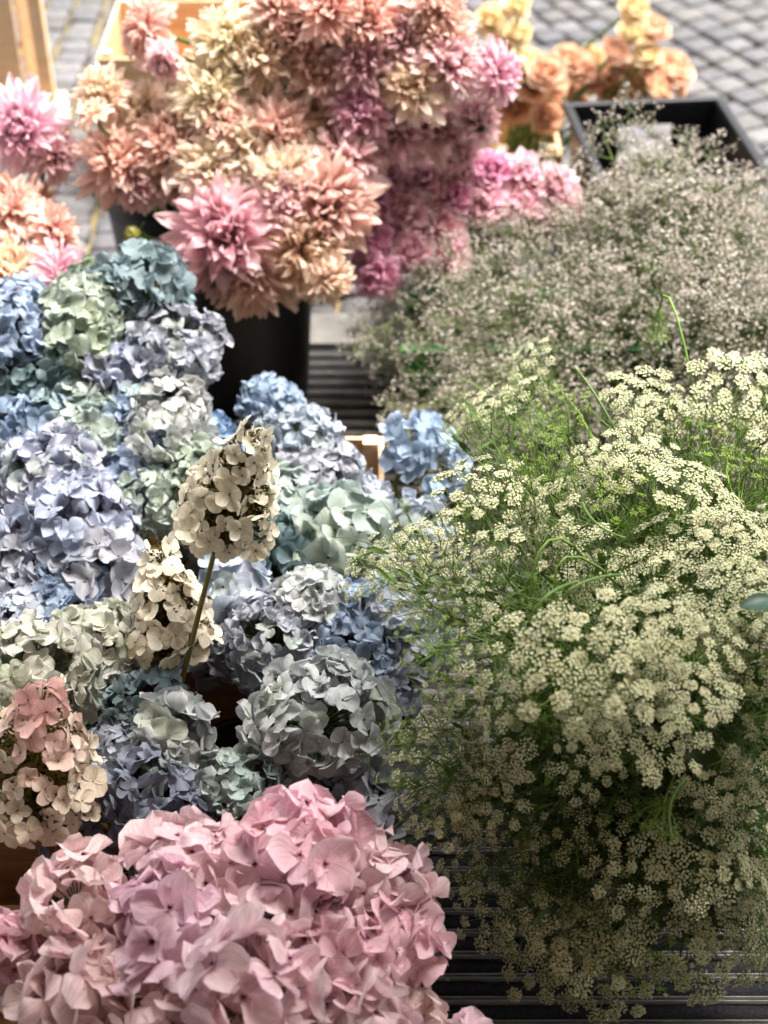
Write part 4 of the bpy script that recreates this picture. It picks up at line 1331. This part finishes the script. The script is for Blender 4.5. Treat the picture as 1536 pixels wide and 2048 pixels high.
# sprigs that stand clear of the cloud
SPR = [((1245, 205, .50), (1290, 330, .42), .034, 'tall forked baby\'s breath sprig crossing the corner of the black crate'),
       ((1195, 245, .48), (1240, 350, .42), .026, 'short baby\'s breath sprig in front of the crate\'s hand hole'),
       ((1365, 265, .44), (1330, 390, .38), .03, 'baby\'s breath sprig against the black crate\'s end wall'),
       ((1095, 300, .46), (1130, 380, .40), .028, 'baby\'s breath sprig before the tan crate end'),
       ((1420, 385, .40), (1370, 440, .36), .028, 'baby\'s breath sprig beside the crate\'s outer corner'),
       ((705, 700, .20), (770, 640, .22), .03, 'wisp of baby\'s breath over the pale concrete strip'),
       ((765, 870, .16), (850, 800, .22), .034, 'wisp of baby\'s breath drooping toward the leaning blue hydrangea')]
for (a1, a2, sp, lab) in SPR:
    T_, _ = at(*a1)
    B_, _ = at(*a2)
    root = thing('babys_breath_sprig', lab, 'baby\'s breath', B_, 'loose sprigs of baby\'s breath')
    mf, ms = MB(), MB()
    d = unit(T_ - B_)[None]
    tips = np.stack([T_, T_ - d[0] * .03 + np.array([.03, 0, .005]), T_ - d[0] * .045 + np.array([-.03, .01, .0])]) - B_
    gyp_spray(mf, ms, tips, unit(np.repeat(d, 3, 0) + R.normal(0, .2, (3, 3))), 10, 5, sp, .0021)
    polytube(ms, bez(-d[0] * .1 + np.array([0, 0, -.06]), np.zeros(3), tips[0] * .4, tips[0] * .75, 8), .0013, lin((110, 124, 66)), 5)
    for q in (1, 2):
        polytube(ms, [tips[0] * .3, tips[q] * .6, tips[q] - d[0] * sp * .8], .0009, lin((110, 124, 66)), 5)
    mf.build('tiny_flowers', M['floret'], root)
    ms.build('stem', M['green'], root)

# ------------------------------------------------------------------ lace flowers (umbels)
def umbel_meshes(kind):
    """hub at the origin, axis +z, unit umbel radius 1 -> (flowers mesh, rays mesh)"""
    nr = {'open': 25, 'dome': 28, 'loose': 20, 'green': 28, 'nest': 30}[kind]
    i = np.arange(nr) + .5
    rr = np.sqrt(i / nr) * R.uniform(.9, 1.08, nr)
    a_ = i * PI * (3 - 5 ** .5) + R.normal(0, .1, nr)
    Hh = {'open': .75, 'dome': .95, 'loose': .9, 'green': .9, 'nest': 1.25}[kind]
    drop = {'open': .18, 'dome': .45, 'loose': .25, 'green': .2, 'nest': -.1}[kind]
    if kind == 'nest':
        rr = rr * .55
    tip = np.stack([rr * np.cos(a_), rr * np.sin(a_), Hh - drop * rr ** 2 + R.normal(0, .09, nr)], 1)
    mr_, mf_ = MB(), MB()
    gc = lin((112, 142, 62)) if kind != 'green' and kind != 'nest' else lin((120, 156, 56))
    # rays bow outward, 3 segments
    p0 = np.zeros((nr, 3))
    prev = p0
    for s0 in (.33, .66, 1.0):
        bow = .16 * math.sin(PI * s0)
        nxt = tip * s0 + np.stack([np.cos(a_), np.sin(a_), -.3 * np.ones(nr)], 1) * (bow * (rr + .2))[:, None]
        tubes(mr_, prev, nxt, .011, .009, gc * R.uniform(.8, 1.1, (nr, 1)))
        prev = nxt
    # bracts under the hub
    nb = 11
    ab = np.arange(nb) * 2 * PI / nb
    e = np.stack([np.cos(ab) * .45, np.sin(ab) * .45, R.uniform(-.25, .15, nb)], 1)
    tubes(mr_, np.zeros((nb, 3)), e * .5, .012, .009, gc)
    tubes(mr_, e * .5, e + np.array([0, 0, -.08]), .009, .003, gc)
    # umbellets
    nfl = {'open': 44, 'dome': 40, 'loose': 28, 'green': 12, 'nest': 10}[kind]
    ru = {'open': .18, 'dome': .175, 'loose': .15, 'green': .10, 'nest': .08}[kind]
    out_ = unit(np.stack([np.cos(a_) * rr * .5, np.sin(a_) * rr * .5, np.ones(nr)], 1) + R.normal(0, .14, (nr, 3)))
    A, B = basis(out_)
    k = np.arange(nfl) + .5
    kr = np.sqrt(k / nfl)
    ka = k * PI * (3 - 5 ** .5)
    ca, sa = (kr * np.cos(ka))[None, :, None], (kr * np.sin(ka))[None, :, None]
    sz = (ru * R.uniform(.65, 1.3, nr))[:, None, None]
    FP = tip[:, None] + (ca * A[:, None] + sa * B[:, None]) * sz + out_[:, None] * (sz * (.45 - .14 * kr[None, :, None] ** 2)) + R.normal(0, .010, (nr, nfl, 3))
    fn = unit(out_[:, None] + (ca * A[:, None] + sa * B[:, None]) * .3 + R.normal(0, .22, (nr, nfl, 3)))
    FPf, fnf = FP.reshape(-1, 3), fn.reshape(-1, 3)
    tubes(mr_, np.repeat(tip[:, None], nfl, 1).reshape(-1, 3), FPf, .0045, .0035, gc * .95)
    m_ = len(FPf)
    if kind in ('green', 'nest'):
        c = lin((168, 190, 104)) * R.uniform(.7, 1.1, (m_, 1))
        stars(mf_, FPf, fnf, .026, 5, .8, c * .8, c)
    else:
        mix_ = R.uniform(0, 1, (m_, 1))
        c = (lin((238, 235, 218)) * mix_ + lin((222, 214, 186)) * (1 - mix_))
        stars(mf_, FPf, fnf, R.uniform(.024, .036, m_), 5, .35, lin((200, 206, 130)), c)
    return mf_.mesh('lace_florets', M['floret']), mr_.mesh('lace_rays', M['green'])


UMB = {k: [umbel_meshes(k) for _ in range(3 if k in ('open', 'dome', 'loose') else 2)] for k in ('open', 'dome', 'loose', 'green', 'nest')}
ZP = [(700, .47), (800, .46), (950, .50), (1100, .50), (1300, .52), (1450, .44), (1600, .34), (1750, .24), (1900, .14), (2060, .07)]


def zf(py):
    return float(np.interp(py, [p_[0] for p_ in ZP], [p_[1] for p_ in ZP]))


LB = [(720, 1010), (770, 900), (850, 860), (950, 925), (1050, 900), (1100, 720), (1180, 760), (1250, 840), (1350, 850), (1450, 790), (1520, 740), (1600, 790), (1660, 900),
      (1740, 900), (1820, 985), (1900, 1000), (1960, 1060)]


def lbound(py):
    return float(np.interp(py, [p_[0] for p_ in LB], [p_[1] for p_ in LB]))


def topb(px):
    return float(np.interp(px, [700, 850, 900, 1000, 1080, 1160, 1250, 1400, 1480, 1540], [1090, 1060, 800, 750, 740, 880, 800, 800, 800, 760]))


def botb(px):
    return float(np.interp(px, [700, 740, 850, 960, 1010, 1100, 1250, 1400, 1470, 1600], [1150, 1600, 1660, 1740, 1880, 1960, 1950, 1920, 1900, 1930]))


MC = np.array([.36, 1.22, .12])


def add_umbel(px, py, z, rpx, kind, label, axis=None, grp='cream lace flower umbels', stem_col=(96, 128, 54), base=None):
    P, mpp = at(px, py, z)
    Rr = rpx * mpp
    if axis is None:
        out_ = unit((P - MC) * np.array([1, 1, .8]))
        axis = out_ * .75 + np.array([0, 0, .55]) + unit(CAMP - P) * .1 + R.normal(0, .36, 3)
    axis = unit(np.array(axis, float))
    foot = (MC + np.array([R.normal(0, .05), R.normal(0, .05), -.07])) if base is None else np.array(base)
    hub = P - axis * Rr * .75
    root = thing('lace_flower', label, 'lace flower', foot, grp)
    var = UMB[kind][R.integers(len(UMB[kind]))]
    A, B = basis(axis[None])
    th = R.uniform(0, 2 * PI)
    a3 = A[0] * math.cos(th) + B[0] * math.sin(th)
    b3 = np.cross(axis, a3)
    Mx = Matrix(((a3[0], b3[0], axis[0]), (a3[1], b3[1], axis[1]), (a3[2], b3[2], axis[2]))).to_4x4()
    for me, nm in zip(var, ('flower_cluster', 'rays')):
        o = bpy.data.objects.new(nm, me)
        COL.objects.link(o)
        o.parent = root
        o.matrix_local = Matrix.Translation(Vector(hub - foot)) @ Mx @ Matrix.Diagonal((Rr, Rr, Rr, 1))
    mb = MB()
    d = hub - foot
    rise = np.array([d[0] * .25, d[1] * .25, max(.10, d[2] * .7)])
    pts = bez(np.zeros(3), rise, d - axis * min(.12, np.linalg.norm(d) * .35), d, 12)
    polytube(mb, pts, np.linspace(.0022, .0013, 12), lin(stem_col), 6, lin((118, 150, 66)))
    mb.build('stem', M['green'], root)
    return root


HANDU = [
    (1060, 745, 60, .46, 'loose', 'loose greenish-white umbel hooked over at the top beside the baby\'s breath', (-.6, -.2, .5)),
    (1000, 800, 62, .44, 'loose', 'thin pale green umbel at the upper edge of the lace mound', (-.5, .1, .8)),
    (930, 830, 50, .40, 'loose', 'sparse green-white umbel above the leaning blue hydrangea', (-.6, 0, .7)),
    (1315, 650, 46, .50, 'nest', 'closed green umbel hanging upside down against the baby\'s breath', (.0, -.1, -1)),
    (1300, 800, 72, .47, 'open', 'white umbel with green leaves at the dark edge of the baby\'s breath', (0, -.3, 1)),
    (1490, 790, 92, .48, 'dome', 'broad creamy domed umbel at the photo edge beside the baby\'s breath', (.3, -.5, .9)),
    (1270, 900, 66, .52, 'open', 'bright white umbel on a thick stalk above the lace mound', (0, -.2, 1)),
    (1180, 950, 62, .50, 'open', 'creamy white umbel beside the bright white one', (-.5, -.3, .7)),
    (1080, 1050, 80, .48, 'dome', 'long narrow-looking cream umbel seen from its side', (-.8, -.3, .5)),
    (1410, 990, 92, .52, 'dome', 'large cream umbel of many tufts, upper part of the mound', None),
    (1490, 1080, 78, .52, 'dome', 'cream umbel with separate tufts near the photo edge', None),
    (740, 1140, 60, .36, 'loose', 'green-white umbel lying over the bright blue hydrangea', (-.6, -.3, .7)),
    (820, 1190, 60, .38, 'loose', 'pale umbel flecked with brown over the powder blue hydrangea', (-.5, -.4, .7)),
    (810, 1015, 24, .34, 'nest', 'small dark green umbel in front of the white-blue hydrangea', (-.2, -.2, 1)),
    (1180, 1320, 122, .54, 'open', 'widest flat white umbel, its layered plates seen from the side', (.05, -.45, 1)),
    (1290, 1260, 92, .54, 'dome', 'full cream umbel just above the widest flat one', None),
    (1380, 1390, 80, .50, 'dome', 'cream umbel behind a dark hollow', None),
    (830, 1530, 92, .30, 'loose', 'greenish spreading umbel beside the silvery cream hydrangea', (-.75, -.2, .5)),
    (1310, 1650, 62, .33, 'green', 'fresh green unopened umbel hanging with long spread rays', (-.35, -.6, -.6)),
    (1080, 1450, 60, .44, 'green', 'fresh green unopened umbel in the shaded front of the mound', (-.2, -.8, .1)),
    (1180, 1850, 104, .17, 'open', 'low cream umbel with tiered plates over the grating', (-.1, -.3, 1)),
    (1080, 1890, 86, .12, 'open', 'lowest cream umbel, spread like a fan on the grating', (-.4, -.4, .8)),
    (930, 1750, 62, .20, 'loose', 'thin cream umbel reaching toward the pink hydrangeas', (-.5, -.4, .6)),
    (1440, 1800, 72, .2, 'loose', 'greenish tufted umbel on thin arching rays, low by the photo edge', (-.3, -.6, .7)),
    (1500, 1720, 62, .26, 'open', 'pale umbel facing up near the photo edge', None),
    (1060, 1185, 50, .5, 'nest', 'dark green closed umbel under a thick arching stalk', (-.1, -.3, -1)),
    (1110, 1210, 44, .5, 'nest', 'second dark green closed umbel under an arching stalk', (.1, -.3, -1)),
]
LANDM = [(1060, 745, 'the hooked-over umbel'), (930, 830, 'the sparse umbel near the leaning hydrangea'), (1315, 700, 'the upside-down green umbel'),
         (1300, 800, 'the leafy white umbel'), (1490, 790, 'the broad creamy dome'), (1270, 900, 'the bright white umbel'),
         (1180, 950, 'the creamy umbel'), (1080, 1050, 'the narrow side-on umbel'), (1410, 990, 'the large many-tufted umbel'),
         (1490, 1210, 'the dark blue-green leaf'), (740, 1140, 'the umbel over bright blue'), (820, 1190, 'the brown-flecked umbel'),
         (1180, 1320, 'the widest flat umbel'), (1290, 1260, 'the full cream umbel'), (1380, 1390, 'the umbel by the dark hollow'), (830, 1530, 'the greenish spreading umbel'),
         (1310, 1650, 'the hanging fresh green umbel'), (1080, 1450, 'the shaded green umbel'), (1180, 1850, 'the tiered low umbel'),
         (1080, 1890, 'the fan-like lowest umbel'), (930, 1750, 'the thin umbel by the pink hydrangeas'), (1440, 1800, 'the arching tufted umbel'),
         (1420, 1520, 'the broad dull green leaf'), (815, 1290, 'the powder blue hydrangea'), (1060, 1210, 'the thick arching stalks'), (885, 915, 'the leaning blue hydrangea'),
         (760, 1400, 'the slate lavender hydrangea'), (745, 1620, 'the dim lavender hydrangea')]
LUSED = set()


def umbel_label(px, py, look):
    order = sorted(LANDM, key=lambda q: (q[0] - px) ** 2 + (q[1] - py) ** 2)
    for q in order[:6]:
        dx, dy = px - q[0], py - q[1]
        rel = ('to the right of' if dx > 0 else 'to the left of') if abs(dx) > abs(dy) * 2 else ('below' if dy > 0 else 'above') if abs(dy) > abs(dx) * 2 else \
            ('diagonally below' if dy > 0 else 'diagonally above')
        d_ = math.hypot(dx, dy)
        pre = 'just ' if d_ < 95 else '' if d_ < 170 else 'well '
        for lk in (look,):
            lab = '%s lace umbel %s%s %s' % (lk, pre, rel, q[2])
            if lab not in LUSED:
                LUSED.add(lab)
                return lab
    return lab


placed = []
for (px, py, r, z, k, lab, ax) in HANDU:
    add_umbel(px, py, z, r * (1.0 if k in ('nest', 'green') else 1.22), k, lab, ax)
    placed.append((px, py))
tries = 0
UC = 0
while tries < 9000:
    tries += 1
    px, py = R.uniform(700, 1600), R.uniform(740, 2000)
    if px < lbound(py) + 12 or py < topb(px) + 20 or py > botb(px):
        continue
    if any((px - a) ** 2 + (py - b_) ** 2 < (96 if px > 1000 or py < 1000 else 76) ** 2 for a, b_ in placed):
        continue
    placed.append((px, py))
    r = R.uniform(72, 118) if py < 1700 else R.uniform(84, 126)
    if px < 960:
        r *= .75
    green = R.random() < (.36 if (py < 1000 or px < 980) else .20)
    k = 'green' if green else R.choice(['open', 'dome', 'loose'], p=[.36, .12, .52] if py > 950 and px > 980 else [.1, .1, .8])
    z = zf(py) + R.normal(0, .018) - (.03 if px < 950 and py < 1700 else 0) - (0.02 if R.random() < .3 else 0)
    z = max(z, .05)
    look = {'green': 'green unopened', 'open': 'flat cream', 'dome': 'domed cream', 'loose': 'loose pale'}[k]
    where = ('in the sparse upper part' if py < 1000 else 'on the hydrangea side' if px < 960 and py < 1640 else
             'low over the grating' if py > 1720 else 'on the shaded front slope' if py > 1500 else
             'in the middle of the mound' if py > 1180 else 'high on the mound')
    add_umbel(px, py, z, r, k, umbel_label(px, py, look), grp='lace umbels ' + where)
    UC += 1
print('umbels', UC)

# thread leaves and inner stalks of the lace bunch
mb = MB()
n = 7000
q = R.uniform(0, 1, n)
pxy = []
while len(pxy) < n:
    px, py = R.uniform(720, 1600), R.uniform(760, 1900)
    if px > lbound(py) + 25 and topb(px) + 30 < py < botb(px) - 25:
        pxy.append((px, py))
pts = []
for (px, py) in pxy:
    P, _ = at(px, py, max(.04, zf(py) - .02))
    pts.append(MC + (P - MC) * R.uniform(.6, 1.04))
P0 = np.array(pts)
d = unit((P0 - MC) + R.normal(0, .18, (n, 3)))
Lh = R.uniform(.02, .055, n)[:, None]
sd_ = R.normal(0, .014, (n, 3))
p1 = P0 + d * Lh * .5 + sd_ * .3
p2 = P0 + d * Lh + sd_ + np.array([0, 0, -.006])
gcol = lin((104, 128, 64)) * R.uniform(.4, 1.1, (n, 1))
tubes(mb, P0, p1, .0007, .0006, gcol)
tubes(mb, p1, p2, .0006, .0003, gcol)
for s_ in (-1, 1):
    e = np.cross(d, [0, 0, 1.]) * s_ * .012
    tubes(mb, p1, p1 + d * .012 + e, .0005, .0003, gcol)
# feathery leaf blades
m_ = 1700
i0 = R.integers(0, n, m_)
Fd = unit(d[i0] + R.normal(0, .6, (m_, 3)))
Nn = unit(np.cross(Fd, R.normal(0, 1, (m_, 3))))
petals(mb, P0[i0] - d[i0] * .02, Fd, Nn, R.uniform(.015, .04, m_), R.uniform(.002, .005, m_), np.zeros(m_), R.normal(0, .7, m_), np.full(m_, .1), np.full(m_, .08),
       lin((70, 96, 36)) * R.uniform(.5, 1.1, (m_, 1)), lin((100, 132, 50)) * R.uniform(.5, 1.1, (m_, 1)), a=1, b=.8, nu=4, nv=3)
# stalks from the bucket
n3 = 300
i1 = R.integers(0, n, n3)
b0 = MC + R.normal(0, .05, (n3, 3)) * np.array([1, 1, .2])
mdl = b0 * .5 + P0[i1] * .5 + np.array([0, 0, .03])
tubes(mb, b0, mdl, .0018, .0016, lin((84, 112, 50)), 5)
tubes(mb, mdl, P0[i1], .0016, .001, lin((96, 128, 54)), 5)
fo = mb.build('lace_foliage', M['green'])
tag(fo, 'thread-fine green leaves and stalks filling the lace flower mound', 'foliage', kind='stuff')

# thick arching bare stalks that stand out on the mound
ARCH = [(((1150, 735, .50), (1185, 770, .50), (1230, 860, .46)), 'dark arching stalk crossing from the hooked umbel down into the mound'),
        (((1250, 1075, .53), (1180, 1060, .56), (1165, 1005, .54)), 'pale green hooked stalk below the creamy white umbel'),
        (((1058, 1245, .55), (1075, 1180, .60), (1150, 1165, .56)), 'thick pale stalk arching over the dark closed umbel'),
        (((1125, 1200, .56), (1150, 1150, .60), (1240, 1150, .55)), 'second thick pale stalk arching beside its twin'),
        (((700, 1130, .40), (760, 1060, .44), (930, 1120, .44)), 'long thin stalk arching over the bright blue hydrangea'),
        (((830, 1335, .42), (900, 1280, .48), (1010, 1240, .50)), 'pale stalk curving out over the powder blue hydrangea'),
        (((1345, 1680, .36), (1320, 1600, .40), (1370, 1560, .40)), 'short bent stalk carrying the fresh green umbel')]
for (p3, lab) in ARCH:
    A_, B_, C_ = [at(*q)[0] for q in p3]
    root = thing('bare_stalk', lab, 'flower stalk', C_, 'bare stalks standing out of the lace mound')
    mb = MB()
    polytube(mb, bez(A_, A_ * .4 + B_ * .6, B_ * .6 + C_ * .4, C_, 16) - C_, np.linspace(.0010, .0017, 16), lin((118, 148, 72)), 8, lin((84, 116, 52)))
    mb.build('stalk', M['green'], root)

# two broad leaves
for (px, py, z, L, Wd, dr, col, lab) in ((1480, 1215, .54, .045, .012, (1, .15, .15), (48, 80, 62), 'dark blue-green leaf poking in at the photo edge over the lace'),
                                         (1390, 1480, .40, .05, .017, (.3, -.6, -.5), (50, 74, 28), 'broad dull green leaf hanging in the shaded hollow of the lace'),
                                         (705, 705, .012, .03, .008, (.6, -.5, .1), (150, 160, 120), 'small pale leaf fallen on the grating by the concrete strip')):
    P, _ = at(px, py, z)
    root = thing('loose_leaf', lab, 'leaf', P, 'loose leaves')
    mb = MB()
    leaf_pair(mb, (0, 0, 0), [dr], L, Wd, lin(col))
    mb.build('blade', M['green'], root)

# fallen petals and crumbs on the grating
mb = MB()
n = 320
P = np.stack([R.uniform(-.35, .75, n), R.uniform(.72, 2.3, n), np.full(n, .003)], 1)
stars(mb, P, unit(np.array([0, 0, 1.]) + R.normal(0, .2, (n, 3))), R.uniform(.001, .0045, n), 4, .2, lin((196, 190, 176)) * R.uniform(.4, 1, (n, 1)))
tag(mb.build('fallen_petals', M['floret']), 'scattered crumbs of petals and leaf bits on the dark grating', 'petals', kind='stuff')
